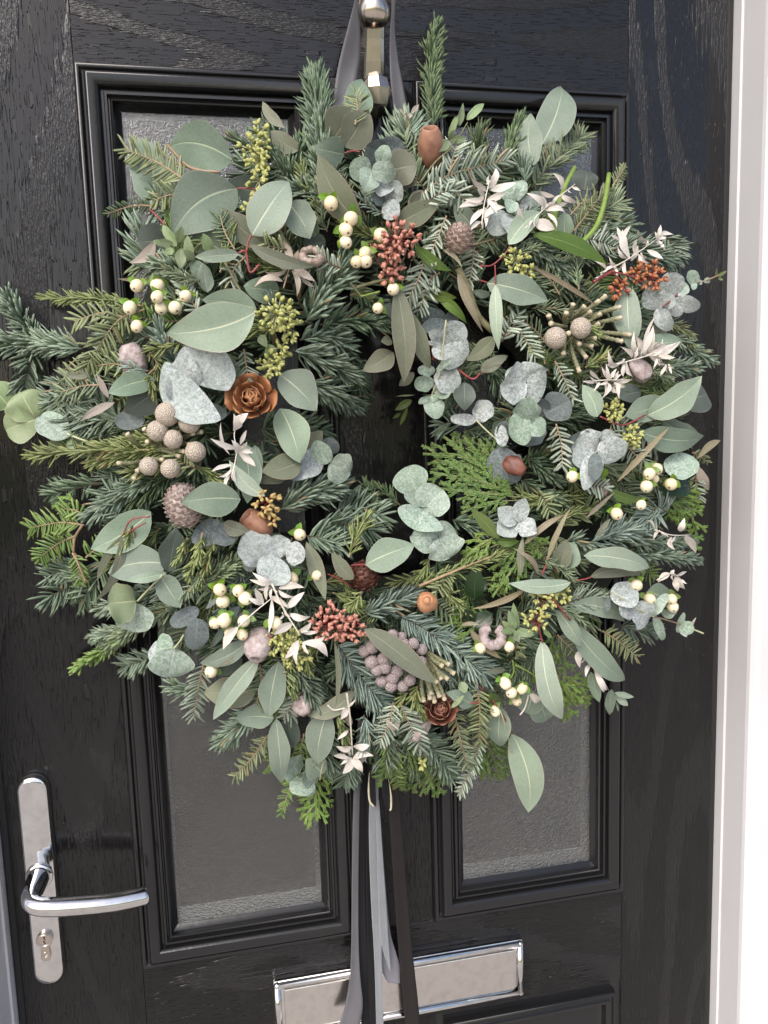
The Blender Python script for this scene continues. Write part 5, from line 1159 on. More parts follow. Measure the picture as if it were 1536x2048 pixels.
# ---------------------------------------------------------------- eucalyptus and other leaves, in groups by part of the wreath
LEAVES = '''
@0 0 2
se 600 822 552 528 165 1 -.10
se 930 640 668 590 165 1 -.14
se 948 754 690 940 205 3 -.13
pe 1008 942 1158 718 150 4 .02
se 1150 808 1240 952 125 2 .05
de 1060 770 900 745 110 0
se 1378 618 1258 590 105 3
ol 1450 905 1274 612 118 3.4 .06
oe 1330 560 1412 428 150 1.5 .0
oe 1380 590 1475 440 130 2.0 .0
se 1415 500 1450 312 110 0.5 0
oe 1192 604 1080 522 66 1.2 .06
ol 1138 512 1045 396 40 2 .08
dr 690 960 552 968 130 0.5
ol 1075 985 880 828 95 2.2 .06
se 900 1010 770 930 130 1.4
@0 450 3
pe 1432 172 1170 192 76 4.2 .0 .02 .1
ge 1060 130 968 -5 55 3.5
ge 1040 110 918 100 44 3.8
ge 1075 110 1090 12 50 3.4
ge 1045 150 980 168 40 3.6
ge 1085 140 1082 262 58 4.0
ge 1140 210 1122 60 56 3.2
ge 1262 165 1215 50 62 3.6
ge 1165 205 1100 150 46 3.0
se 1245 405 1215 225 90 2.6
se 1230 300 1140 230 90 2.2
bl 905 325 700 322 22 2 .03
ql 930 95 775 225 60 1 .15
@0 450 3
pe 1532 522 992 640 262 5.2 .085 .05 -.15
pe 1540 505 1212 448 150 4 -.04
se 930 925 648 1010 130 3.6 -.06
de 935 1000 748 1128 168 2.6
ol 1325 760 1455 930 72 3
oe 548 898 382 908 40 2.6
nr 1125 1120 1365 1128 110 2
@0 750 3
vh 1195 58 1290 -190 350 4.2 0 .0 .0
vr 1195 65 1000 -20 250 4.0 0 .02 .2
vh 1195 72 1020 230 400 4.6 .0 .05 -.2
gr 215 265 120 100 235 1.5 0 .05 .1
gr 215 265 40 330 200 2.0 0 .05 -.2
gr 60 190 -60 60 180 .5
mr 235 250 405 385 150 1.6 .0 .06 .3
mr 400 300 240 240 90 .8
gr 405 370 300 460 90 .6
gr 420 370 480 440 90 .4
ql 690 165 480 275 46 3.0 -.05
ql 650 140 580 -10 34 2.8
nr 870 265 690 280 110 1.5
de 540 800 905 850 40 0.1
se 905 820 540 1046 205 2.2 .06
se 1445 745 1085 765 195 5.0 -.05 .06 .1
nr 1300 905 1400 1010 150 2.5
nr 1190 900 1300 1000 190 2.0
oe 1340 890 1490 930 90 3.0 -.1
@400 450 3
pe 475 895 702 1115 215 4.4 .05
oe 1178 362 1228 952 138 4.8 .03 .06 .15
oe 1272 525 1396 868 100 3.6 -.06
oe 1160 762 980 868 128 3.2 .05
oe 1150 690 1085 700 60 2.6
oe 1285 885 1195 965 60 2.2
xe 1270 1050 1168 1112 46 1.4
xl 1205 1130 1150 1162 22 1.2
xl 1245 1095 1200 1205 26 1.2
gl 1290 1020 1170 1028 10 1.0
ge 410 715 440 805 66 3
ge 360 660 400 730 54 2.4
se 475 395 258 365 150 2.4
oe 300 122 695 248 80 4.6 -.07
sr 700 62 600 -60 110 0.5
dr 755 100 620 120 110 0.2
dr 1120 470 1180 560 70 1
@400 800 3
pe 480 50 592 378 200 3.8 .06
oe 600 365 372 430 155 3.0 .08
oe 620 310 735 185 105 2.8
oe 520 450 350 490 80 2.0
vr 735 330 525 465 170 2.5
mr 772 378 690 248 118 4.2 0 .06 .3
mr 775 385 905 440 195 4.6 0 .04 -.1
nr 735 245 830 310 95 2.0
se 262 258 285 622 145 3.0 .05
pl 390 578 180 362 96 4.6 .10
se 330 270 350 480 80 2.4
vr 400 975 270 800 220 3.8
vr 480 950 420 820 180 4.3
vr 515 945 628 905 140 5.2 0 .06 .3
vr 480 950 400 1100 215 4.6 0 .05 .1
vr 340 1000 260 985 70 2.4
nl 0 0 1 1 1 -9
ol 638 850 752 1200 92 4 .03
mr 1305 555 1240 398 215 3.6 0 .06 .2
mr 1305 555 1320 640 190 3.2 0 .1 .5
mr 1340 665 1455 535 230 4.0 0 .04 -.1
mr 1340 665 1300 780 290 4.4 0 .06 .2
mr 1435 825 1270 820 190 3.0
mr 1435 825 1500 950 235 3.6 0 .06 .1
mr 1435 825 1520 760 150 3.2
se 992 990 1288 872 195 4.8 .03
oe 920 1078 790 915 88 4.6 .04
@800 250 3
dr 1105 395 1120 262 150 1.8
oe -30 605 240 462 132 3 .02
oe 60 510 140 390 80 2
pe 652 718 848 512 128 4.8 .07
se 520 948 885 1055 175 3.6 .03
pl 574 955 590 1350 82 5.0 .0
se 445 620 322 470 110 2.0
vr 650 540 540 640 150 3
vr 690 560 640 640 150 3
mr 690 460 680 335 150 3.2
mr 690 460 640 520 90 3.4
mr 700 450 748 330 70 3.6
vr 720 500 860 430 110 2.4
vr 700 500 800 560 130 2.2
se 990 680 985 520 110 2.0
xl 795 658 1245 835 105 4.2 .05 .03 .5
xl 88 722 305 882 70 3.4 -.05
xe 110 1010 340 1040 70 1.5
xl 220 1035 400 1195 60 2 .1
bl 770 840 1192 1102 30 4.4 .03
bl 345 870 505 1240 52 3.2 -.06
bl 245 745 375 860 26 3.6 .1
sr 985 720 980 560 110 0.8
@600 200 4.923
nr 850 560 660 440 250 1.6
nr 850 560 1000 400 250 1.4
or 870 700 1150 640 320 2.6 0 .1 .2
mr 705 695 490 680 230 4.4 0 .08 .1
mr 705 695 640 880 200 4.2 0 .08 .3
mr 790 640 860 450 160 4.6 0 .05 .2
mr 705 695 945 720 190 5.0 0 .06 -.1
vr 830 760 800 930 190 3.4
vr 850 980 1000 820 200 3.0
vr 850 990 940 1170 190 3.4
nr 850 1000 690 960 120 2.8
oe 1070 850 1160 780 60 2.6
oe 1090 1030 1190 900 90 3.0
gl 1465 395 1340 505 100 4.2
gl 1465 395 1536 150 60 3.8
gl 1470 395 1640 375 70 3.8
ql 1090 130 1170 45 42 2.5
ql 1090 130 1080 180 40 2.3
gl 1465 395 1520 290 50 3.6
@768 0 2
se 630 580 716 324 150 1.6 -.05
se 602 662 586 448 100 2.8 .08
ge 300 505 316 412 24 4
ge 330 480 402 410 32 4
gl 270 540 295 460 16 4
@800 560 6.144
nr 560 530 260 400 240 1.0
nr 570 530 270 590 180 1.6
nr 575 540 700 380 170 1.3
vr 545 760 800 560 330 2.2
vr 550 770 380 640 180 2.0
vr 540 790 320 770 56 3.2
vr 545 790 650 690 60 3.3
vr 545 790 790 1000 420 2.8
vr 540 800 430 960 200 2.6
vr 450 1120 710 1340 330 3.2 0 .05 .2
mr 450 1110 640 960 80 3.6
mr 430 1130 215 1100 140 3.4
mr 420 1250 180 1300 200 3.8
mr 430 1270 600 1440 190 3.0
mr 375 1440 440 1700 250 4.0
mr 375 1440 228 1510 84 4.4
mr 375 1440 470 1470 100 4.2
oe 1160 700 830 985 210 3.0 .05
oe 985 1120 1325 925 150 3.4
oe 985 1120 1250 1040 80 3.2
de 785 1255 800 1600 270 3.0
vr 935 1720 1120 1500 260 2.0
vr 935 1720 620 1700 150 2.8
se 1105 190 890 140 100 1.2
@1000 400 3
vr 1055 575 1010 435 150 3.6
mr 1060 570 1125 502 90 4.2
vr 1045 600 1195 650 105 4.0
vr 950 655 900 520 150 3.0
vr 955 655 1030 560 120 3.0
vr 940 655 1020 782 105 4.2
vr 1010 620 1090 690 80 2.8
mr 1175 505 1140 425 75 4.4
mr 1180 500 1210 475 50 4.4
mr 1165 500 1160 540 40 4.2
mr 1225 495 1258 470 36 4.4
gl 1300 460 1300 415 16 4.4
gl 1305 460 1360 425 22 4.4
gl 1310 465 1335 480 18 4.4
or 905 780 1002 790 95 2.4
se 765 520 792 902 165 3.4 -.03
se 800 915 1112 848 135 2.6 .05
@1000 750 3
pe 878 242 1208 6 185 4.6 -.06
se 1000 170 762 245 175 3.4
se 970 270 1182 342 118 3.2 -.08
se 845 345 1262 378 165 4.2 -.06
dr 1090 170 1265 110 215 2
pe 585 252 495 58 118 4.2 -.06
de 845 100 700 130 120 1.5
vr 155 50 10 60 250 4.0
vr 158 50 275 70 240 3.8
vr 155 48 140 -70 260 3.7
nr 265 235 420 150 190 3.0
nr 265 240 220 130 120 2.6
mr 185 290 130 145 165 4.4
mr 190 295 55 340 210 4.8 0 .06 .2
mr 190 300 270 330 130 4.5
nr 265 310 140 410 120 2.0
nr 575 470 400 400 250 2.6
vr 570 470 480 350 210 3.2
vr 572 470 440 500 170 3.8
vr 600 400 735 490 190 4.4 0 .06 -.1
vr 600 420 700 360 150 3.0
vh 575 480 505 690 130 4.4
nr 575 470 565 635 95 5.0
xe 640 560 615 640 40 3.5
nr 60 360 -15 300 110 2
vr 20 430 -5 300 80 3
nr -20 440 60 660 210 1.6
nr 90 650 110 480 80 1.8
mr 985 560 1188 520 175 3.2
ie 1140 660 950 700 150 1.6
bl 1185 502 1338 382 48 2.6 .06
ql 1180 545 1256 700 62 2.2
ve 105 882 -12 800 130 3.6
ve 105 882 -20 950 150 3.4
ve 105 882 150 735 110 3.8
ve 110 885 222 950 130 3.6
bl 278 1125 425 792 34 4.2 .02
bl 145 1020 402 830 40 3.6 .06
ol 125 1210 135 958 46 3.8
oe 350 1172 400 985 118 3.0 -.04
se 380 1165 440 1000 130 2.6 -.12
xe 655 690 862 748 66 3.6 -.08
bl 700 645 1022 308 40 3.2
bl 515 860 690 700 26 2.8
ie 690 810 590 800 60 2.0
xl 0 985 -170 800 80 2.6
xl -20 1000 120 1000 60 2.4
oe 580 970 665 860 36 3.6
@1000 1050 3
pe 502 185 928 268 142 4.4 .06
oe 540 312 855 302 90 3.2 .1
pe 424 345 70 345 98 4.6 .06
se 415 490 775 580 122 2.6 .1
bl 230 300 92 150 34 4.0 -.12
vr 660 420 830 420 175 3.4
nr 650 430 640 520 40 3.0
vr 790 500 720 490 150 3.8
vr 790 490 905 580 185 4.2
mr 920 545 1005 410 70 4.4
mr 925 540 990 705 60 4.4
mr 980 550 1050 490 90 3.0
se 880 400 1050 450 150 2.0
mr 1065 645 1105 530 45 4.4
mr 1080 590 1160 640 90 4.2
ve 1085 600 1120 670 60 4.0
wl 1145 610 1172 560 18 4.4
pe 415 570 812 970 155 5.2 -.05
se 340 510 485 735 100 3.2 .06
pe 252 690 388 1186 150 5.0 -.08
se 545 880 595 1062 78 2.6
se 670 985 655 1148 66 2.8
pe 685 1008 802 1032 40 3.2
pe 690 1020 770 1085 50 2.8
se 700 1060 710 1118 16 2.8
sr 200 1000 160 1130 190 1.2
sr 210 1010 290 1185 200 1.0
@800 1100 3
se 600 935 590 1200 160 2.6
pe 672 1098 765 1560 205 3.4 .08
se 435 930 288 855 110 2.6
ge 308 948 392 868 32 3.8
ge 365 790 395 860 60 3.4
ge 690 480 604 492 44 4.2
ge 690 485 615 430 50 4.0
ge 690 480 650 362 50 4.0
ge 700 480 680 325 52 3.6
ge 695 485 808 512 58 4.2
ge 690 480 660 575 52 4.0
ge 690 485 715 555 44 4.4
ge 690 480 688 520 30 4.8
ge 860 480 915 530 30 3.0
ie 450 300 460 105 130 1.8
ie 450 240 515 180 90 2.0
ie 440 470 555 380 120 2.4
ie 420 440 390 360 90 2.2
bl 415 470 608 652 52 3.8 -.05
bl 365 455 480 450 26 3.8 .1
bl 765 225 452 352 40 3.6 .05
xe 590 900 530 870 60 2.0
xe 620 760 580 810 70 2.5
xe 800 740 840 810 60 2.8
oe 630 715 510 730 40 2.4
xl 840 820 880 920 40 3
wl 780 860 842 920 50 3.6
@400 1100 3
oe 985 472 1402 800 142 5.4 .02 .05 .1
pe 355 645 72 1030 120 4.8 -.03
se 292 545 -10 688 112 4.0 .08
oe 335 850 18 860 190 2.6 .0
se 470 668 415 1012 160 4.0 -.04
se 445 1010 208 1015 140 3.0 -.06
pe 455 1008 490 1398 132 3.8 .0 .06 .1
se 770 960 705 1290 180 2.6 -.04
ol 805 545 808 968 34 4.4 .06
oe 925 845 640 992 110 2.2 .12
de 235 598 125 762 125 2.0
de 520 1000 560 1190 120 1.0
nl 240 330 120 450 60 2.5
dl 340 350 170 480 70 2.4
dl 150 450 60 600 40 2.0
ol 340 560 80 720 30 3
oe 360 900 320 1000 80 1
nl 480 240 300 180 40 2.6
mr 595 1340 520 1260 170 2.4
mr 690 1400 600 1430 130 3.0
mr 690 1400 540 1420 140 3.6
mr 690 1400 620 1340 120 2.6
se 745 1340 640 1260 150 1.6
bl 240 1080 190 1080 30 1
ql 900 1060 880 960 46 2.2
ql 870 1100 820 1020 46 2.2
ql 1010 1150 960 1290 50 1.8
qr 1130 1000 1180 1080 80 3
@0 1050 3
se 1000 232 645 288 215 3.4 -.08
de 1010 280 1060 15 150 2.8
pe 1000 285 748 332 62 4.4 .04
se 958 298 1082 498 145 3.4
ol 726 72 568 465 58 4.2 .10
oe 800 30 585 330 50 3.0 -.1
gr 815 455 645 470 235 4.4 0 .06 .1
mr 820 470 790 640 220 3.6
mr 1045 745 930 740 190 3.6
mr 1045 745 1010 915 250 4.4 0 .05 .1
vr 1060 735 890 800 150 3.0
nr 1185 560 1165 750 140 3.2
nr 1190 500 1020 600 100 2.4
nl 1300 440 1235 505 30 3
'''
for ln in LEAVES.strip().splitlines():
    q = ln.split()
    if q[0][0] == '@':
        TX[:] = [float(q[0][1:]), float(q[1]), float(q[2])]; continue
    n_ = [float(z) for z in q[1:]]
    if n_[5] < -5: continue
    kw = {}
    if len(n_) > 6: kw['curve'] = n_[6]
    if len(n_) > 7: kw['bow'] = n_[7]
    if len(n_) > 8: kw['roll'] = n_[8]
    leaf(q[0], *n_[:6], **kw)
TX[:] = [0, 0, 1.0]

# ---------------------------------------------------------------- stems that show
for mt, pts, lay, r in [
 ('redstem', [(474, 377), (495, 377), (520, 380)], 3.0, 2.0), ('redstem', [(504, 470), (497, 482), (493, 503)], 4.0, 2.4), ('redstem', [(477, 506), (492, 504), (500, 545), (520, 528)], 3.4, 2.8),
 ('redstem', [(330, 450), (310, 428), (300, 420)], 2.0, 2.2), ('stem', [(518, 375), (545, 430), (580, 510)], 2.4, 4.2), ('stem', [(540, 400), (555, 455), (585, 505)], 2.0, 3.4),
 ('stem', [(450, 525), (480, 580), (490, 590)], 3.0, 2.4), ('redstem', [(690, 306), (705, 302), (720, 304)], 2.4, 2.0),
 ('redstem', [(740, 487), (757, 525), (790, 565)], 2.6, 2.2), ('redstem', [(775, 535), (785, 550), (795, 500)], 3.0, 2.4),
 ('redstem', [(960, 532), (985, 530), (1012, 505), (1020, 490)], 3.6, 2.0), ('redstem', [(990, 530), (991, 570)], 4.0, 1.8), ('redstem', [(958, 560), (975, 565)], 3.0, 2.0), ('redstem', [(955, 500), (961, 530)], 2.6, 1.6),
 ('redstem', [(1187, 564), (1210, 550), (1225, 543)], 3.6, 4.2), ('redstem', [(1225, 543), (1260, 552), (1285, 565)], 4.0, 2.2), ('redstem', [(1225, 545), (1245, 565), (1258, 590)], 3.8, 2.0),
 ('redstem', [(915, 738), (945, 758), (962, 745)], 2.4, 2.6), ('redstem', [(1200, 833), (1245, 850), (1290, 830)], 3.8, 2.2), ('redstem', [(1083, 1150), (1092, 1130), (1095, 1112)], 3.4, 2.6),
 ('redstem', [(1112, 1142), (1123, 1134), (1128, 1128)], 3.2, 2.2), ('redstem', [(1140, 1163), (1170, 1158), (1182, 1154)], 3.6, 2.0), ('redstem', [(1095, 1190), (1120, 1215), (1140, 1240)], 4.2, 2.8),
 ('redstem', [(1080, 1215), (1077, 1250), (1085, 1285)], 4.0, 2.4), ('redstem', [(702, 1131), (720, 1129), (732, 1130)], 4.0, 2.0), ('redstem', [(655, 1148), (680, 1158), (700, 1172)], 2.6, 2.0),
 ('redstem', [(715, 1245), (728, 1257), (738, 1268)], 4.0, 2.6), ('redstem', [(985, 1400), (1005, 1430), (1025, 1468)], 3.0, 2.2), ('redstem', [(940, 1407), (965, 1402), (975, 1395)], 2.6, 2.2), ('redstem', [(948, 1362), (965, 1380), (975, 1397)], 2.4, 2.0),
 ('redstem', [(247, 1068), (262, 1040), (300, 1033)], 3.4, 1.8), ('redstem', [(243, 1073), (265, 1060), (292, 1045)], 3.0, 1.6), ('redstem', [(525, 1310), (530, 1290), (545, 1270)], 4.0, 2.0),
 ('redstem', [(1010, 630), (995, 625), (985, 640)], 2.0, 1.6), ('redstem', [(865, 690), (868, 708), (866, 720)], 2.0, 5.0),
 ('palestem', [(892, 640), (880, 740), (860, 800)], 3.6, 1.6), ('palestem', [(275, 1202), (305, 1170), (325, 1150)], 4.2, 1.8), ('palestem', [(348, 1297), (360, 1282), (367, 1270)], 3.8, 1.8),
 ('palestem', [(135, 868), (180, 885), (250, 905)], 1.5, 1.8), ('palestem', [(73, 838), (82, 842), (88, 845)], 2.2, 1.8), ('palestem', [(952, 840), (972, 860), (1000, 885)], 2.6, 1.6),
 ('redstem', [(1325, 613), (1345, 598), (1355, 588)], 4.2, 1.8), ('tan', [(1392, 565), (1415, 560), (1452, 543)], 4.4, 1.6), ('tan', [(1305, 1232), (1340, 1242), (1365, 1250)], 3.8, 1.5), ('palestem', [(1365, 1250), (1390, 1260), (1407, 1267)], 4.2, 1.8),
 ('palestem', [(1225, 1185), (1270, 1215), (1310, 1235)], 4.4, 1.6), ('tan', [(320, 300), (350, 325), (415, 345)], 1.6, 2.2), ('tan', [(335, 290), (380, 335), (440, 345)], 3.4, 2.2),
 ('stem', [(840, 365), (870, 325), (905, 295)], 3.6, 1.6), ('stem', [(895, 300), (920, 270), (935, 245)], 3.6, 1.2), ('greenpod', [(722, 590), (725, 592), (760, 583)], 3.4, 1.8), ('stem', [(700, 565), (722, 592)], 2.8, 2.0),
 ('stem', [(712, 575), (760, 562), (820, 556)], 2.4, 3.2), ('tan', [(147, 1105), (150, 1075), (165, 1050)], 1.6, 2.4), ('tan', [(145, 1105), (160, 1135), (172, 1165)], 1.4, 2.0),
 ('palestem', [(1000, 1420), (1010, 1450), (1030, 1530)], 4.2, 1.2), ('greenpod', [(1025, 1320), (1027, 1345), (1010, 1370)], 2.8, 1.8), ('greenpod', [(1030, 1330), (1060, 1345), (1075, 1360)], 2.8, 1.8),
 ('palestem', [(648, 1520), (642, 1545), (640, 1560)], 3.6, 1.5), ('tan', [(160, 712), (145, 725), (130, 740)], 1.0, 1.5), ('brownstem', [(1150, 700), (1200, 740), (1240, 800)], 0, 2.5)]:
    twig(mt, pts, lay, r * (0.8 if mt == 'redstem' else 1.0))
twig('greenpod', [(1218, 348), (1210, 400), (1193, 452), (1160, 490)], 4.4, 4.6, 5.0, name='green_stalk')
twig('greenpod', [(1150, 335), (1128, 378), (1108, 440), (1112, 470)], 3.8, 4.4, 4.8, name='green_stalk')
twig('stem', [(916, 536), (935, 575), (955, 630), (985, 662)], 2.6, 7.5, 6.5, name='cut_stem')

# ---------------------------------------------------------------- bleached ruscus sprays
TX[:] = [800, 250, 3]
spray([(750, 620), (880, 490), (1050, 355)], [(870, 510, 765, 410), (875, 490, 850, 420), (930, 430, 838, 395), (970, 395, 918, 290), (900, 470, 850, 510), (870, 515, 995, 525), (915, 475, 1005, 470), (960, 420, 1072, 470), (1030, 370, 1086, 395), (800, 580, 930, 625, .5), (810, 580, 770, 630), (760, 600, 710, 480)], 4.6, extra=10)
spray([(490, 600), (505, 480), (535, 340)], [(520, 400, 425, 325), (505, 440, 390, 445), (500, 470, 362, 492), (540, 390, 705, 335), (520, 450, 640, 410), (525, 450, 585, 530), (500, 560, 635, 490), (490, 580, 418, 640), (505, 500, 420, 600), (530, 360, 535, 300)], 4.4, extra=10)
TX[:] = [1000, 400, 3]
spray([(600, 440), (760, 360), (940, 235)], [(940, 240, 962, 150), (960, 215, 1062, 205), (950, 240, 990, 300), (905, 270, 830, 182), (880, 280, 890, 240), (880, 300, 985, 355), (850, 320, 905, 378), (830, 320, 838, 402), (820, 330, 825, 235), (770, 350, 705, 285), (780, 355, 735, 175), (730, 250, 700, 160), (740, 240, 790, 150), (750, 370, 760, 460), (700, 390, 655, 340), (680, 400, 620, 440), (690, 410, 700, 470), (640, 420, 570, 370), (620, 440, 560, 470), (600, 300, 590, 250)], 3.2, r=1.4, extra=16)
spray([(700, 985), (880, 935), (1080, 850)], [(880, 930, 1000, 860), (900, 930, 1082, 848), (930, 930, 1025, 960), (940, 950, 920, 1010), (1000, 985, 960, 1055), (1010, 980, 1028, 1040), (880, 935, 940, 690, .10), (840, 930, 920, 750, .18), (860, 930, 900, 800, .2), (790, 950, 720, 880), (740, 960, 640, 985), (760, 970, 795, 1060), (700, 990, 650, 900), (820, 940, 820, 890), (870, 890, 850, 880)], 4.6, r=1.3, extra=36)
spray([(500, 1090), (640, 1080), (790, 1080)], [(600, 1080, 540, 1020), (650, 1080, 700, 1010), (660, 1080, 640, 980), (690, 1085, 795, 1080), (680, 1090, 760, 1120), (710, 1100, 712, 1195), (640, 1095, 610, 1190), (580, 1085, 500, 1090), (640, 1070, 610, 1000), (600, 1095, 560, 1150), (740, 1060, 740, 990)], 4.8, r=1.3, extra=12)
TX[:] = [0, 750, 3]
spray([(1390, 620), (1420, 460), (1405, 360), (1430, 270)], [(1400, 335, 1402, 235, .5), (1410, 330, 1490, 228, .42), (1420, 440, 1262, 380, .2), (1430, 470, 1395, 395, .5), (1430, 460, 1535, 548, .3), (1450, 450, 1510, 440, .4), (1440, 460, 1520, 470), (1390, 540, 1270, 575, .2), (1390, 560, 1310, 610, .2), (1400, 560, 1420, 650, .3), (1380, 600, 1350, 680, .25), (1370, 690, 1285, 800, .3), (1440, 420, 1480, 330, .25), (1380, 480, 1330, 290, .1)], 5.0, r=1.3, extra=4)
TX[:] = [400, 1100, 3]
spray([(430, 200), (500, 350), (600, 510)], [(430, 230, 425, 295), (470, 230, 625, 225, .28), (470, 240, 560, 285), (520, 350, 630, 250, .3), (540, 380, 660, 400, .35), (545, 400, 500, 360), (560, 440, 440, 510, .35), (600, 490, 720, 485, .2), (600, 480, 665, 430, .4), (590, 540, 510, 655, .3), (610, 560, 770, 640, .3), (620, 560, 655, 625, .3), (600, 560, 585, 690, .2), (430, 290, 412, 500, .14), (500, 380, 470, 420), (440, 200, 310, 130, .25), (420, 210, 300, 175, .2)], 5.2, r=2.0, extra=8)
spray([(230, 460), (330, 370), (430, 290)], [(230, 460, 140, 600, .32), (380, 330, 330, 230, .35), (370, 330, 280, 285, .3), (400, 300, 420, 190, .2)], 5.4, r=1.4, extra=0)
spray([(880, 860), (900, 1000), (915, 1230)], [(890, 950, 840, 1020, .5), (890, 1080, 820, 1140), (910, 1180, 815, 1180, .4), (910, 1180, 1015, 1175, .4), (900, 1250, 800, 1235, .3), (920, 1250, 1040, 1235, .35), (905, 1240, 855, 1345, .45), (920, 1240, 975, 1335, .45), (910, 1250, 950, 1300), (880, 940, 930, 900)], 3.6, r=2.2, extra=4)
TX[:] = [1000, 1050, 3]
spray([(940, 330), (1030, 290), (1090, 330)], [(1020, 290, 950, 340, .5), (1030, 300, 1045, 268, .7), (1050, 310, 1112, 385, .5), (1045, 320, 1065, 400, .5), (1080, 320, 1122, 350, .3), (1035, 300, 1040, 330, .5)], 3.4, extra=3)
spray([(930, 30), (1030, 60), (1140, 60)], [(1080, 40, 1110, -40, .5), (1110, 65, 1175, 170, .42), (1000, 60, 950, 30), (1030, 70, 1050, 150, .4), (1060, 60, 1015, 100), (960, 30, 920, 90), (930, 20, 880, -20)], 3.4, extra=3)
spray([(480, 690), (560, 820), (650, 990)], [(520, 730, 480, 860, .35), (540, 800, 490, 830), (550, 830, 515, 915, .3), (560, 850, 620, 1000, .25), (600, 900, 640, 995, .25)], 3.2, extra=3)
TX[:] = [400, 450, 3]
spray([(500, 380), (530, 280), (545, 230)], [(545, 250, 455, 75, .22), (535, 255, 370, 205, .18), (520, 265, 378, 272, .18), (500, 340, 325, 378, .2), (550, 270, 580, 430, .2), (560, 260, 692, 340, .28), (600, 310, 690, 370, .2), (530, 260, 470, 240, .3), (540, 300, 500, 330, .3)], 3.8, mat='q', stem='tan', r=1.4, extra=4)
TX[:] = [0, 0, 1.0]
twig('whitestem', [(1057, 1390), (1050, 1415), (1040, 1430)], 3.6, 1.6)

# ---------------------------------------------------------------- ivory berries
for x, y in [(662, 406), (702, 437), (691, 459), (691, 484), (713, 523), (730, 506), (731, 522), (761, 470), (756, 616), (787, 578), (274, 571), (315, 570), (315, 593), (260, 615), (323, 615), (350, 615), (274, 652), (372, 592),
             (599, 1069), (632, 1150), (583, 1157), (439, 1179), (477, 1181), (446, 1202), (490, 1196), (449, 1240), (430, 1246), (489, 1241), (460, 1265), (485, 1269), (550, 1245), (423, 1342),
             (960, 1296), (1018, 1293), (1023, 1385), (1045, 1377), (1033, 1401), (1086, 1374), (1010, 1366), (990, 1422), (1273, 1170), (1299, 1198), (1343, 1198), (1345, 1213),
             (1299, 947), (1313, 937), (1307, 957), (1293, 972), (1342, 968), (1282, 1009), (1233, 1027), (1145, 953)]:
    berry(x, y, rng.uniform(9.8, 13.4), 3.6 + rng.uniform(-0.5, 0.9), leaves=3)

# ---------------------------------------------------------------- seed clusters
seeds('y', 520, 268, 24, 8, 4.4); seeds('y', 508, 302, 34, 12, 4.2); seeds('y', 520, 322, 24, 8, 4.4); seeds('y', 518, 362, 26, 8, 3.8); seeds('y', 504, 418, 22, 8, 3.2)
seeds('y', 553, 628, 42, 22, 4.8, bud=3.8); seeds('y', 575, 655, 30, 12, 4.6, bud=3.8); seeds('y', 562, 695, 20, 6, 4.4); seeds('y', 540, 735, 26, 10, 4.0); seeds('y', 558, 720, 18, 5, 4.2)
seeds('a', 532, 1005, 28, 9, 4.6, stem='redstem'); seeds('a', 545, 1035, 18, 5, 4.6, stem='redstem')
seeds('y', 1032, 522, 30, 11, 4.4); seeds('y', 1055, 548, 18, 5, 4.4)
seeds('y', 1227, 822, 22, 12, 4.4); seeds('y', 1263, 873, 24, 12, 4.4)
seeds('y', 1090, 1198, 30, 10, 4.6, stem='redstem'); seeds('y', 1072, 1242, 30, 10, 4.6, stem='redstem'); seeds('y', 1125, 1190, 20, 7, 4.2)
seeds('y', 555, 1285, 34, 14, 4.4); seeds('y', 590, 1310, 32, 14, 4.2); seeds('y', 575, 1275, 24, 9, 4.0)
seeds('c', 795, 478, 46, 22, 4.6, stem='redstem', bud=3.8); seeds('c', 780, 505, 30, 10, 4.4, stem='redstem', bud=3.8); seeds('c', 782, 545, 26, 9, 4.0, stem='redstem', bud=3.8)
seeds('c', 660, 1245, 44, 22, 4.8, stem='redstem', bud=3.8); seeds('c', 700, 1260, 34, 14, 4.6, stem='redstem', bud=3.8)
seeds('r', 1300, 552, 36, 15, 4.4, stem='redstem', bud=3.8); seeds('r', 1240, 575, 22, 8, 4.2, stem='redstem', bud=3.8); seeds('r', 1270, 548, 20, 6, 4.2, stem='redstem', bud=3.8)
seeds('y', 843, 1525, 10, 3, 3.0)

# ---------------------------------------------------------------- brunia heads and stalks
for x, y, r in [(1005, 235, 66), (1137, 285, 60), (945, 335, 57), (1038, 385, 53), (1173, 460, 57), (893, 547, 51), (1022, 562, 53)]:
    TX[:] = [0, 750, 3]; brunia_ball(x, y, r, 'brunia_tan', 3.6)
for x, y, r in [(333, 828, 64), (485, 768, 62)]:
    TX[:] = [1000, 400, 3]; brunia_ball(x, y, r, 'brunia_tan', 4.0)
for x, y, r in [(1155, 510, 34), (1210, 520, 30), (1280, 562, 35), (1330, 597, 36), (1225, 565, 35), (1030, 580, 43), (985, 605, 36), (1030, 672, 43), (1100, 655, 41), (1110, 705, 39), (1180, 725, 41), (1060, 720, 36), (1155, 765, 39), (1145, 815, 39), (1090, 785, 37), (1215, 815, 37), (1258, 780, 37), (1325, 672, 36), (1270, 690, 36), (1230, 640, 36), (1170, 600, 36)]:
    TX[:] = [400, 1100, 3]; brunia_ball(x, y, r, 'brunia_mauve', 3.2 + rng.uniform(-0.4, 0.5))
TX[:] = [1000, 400, 3]
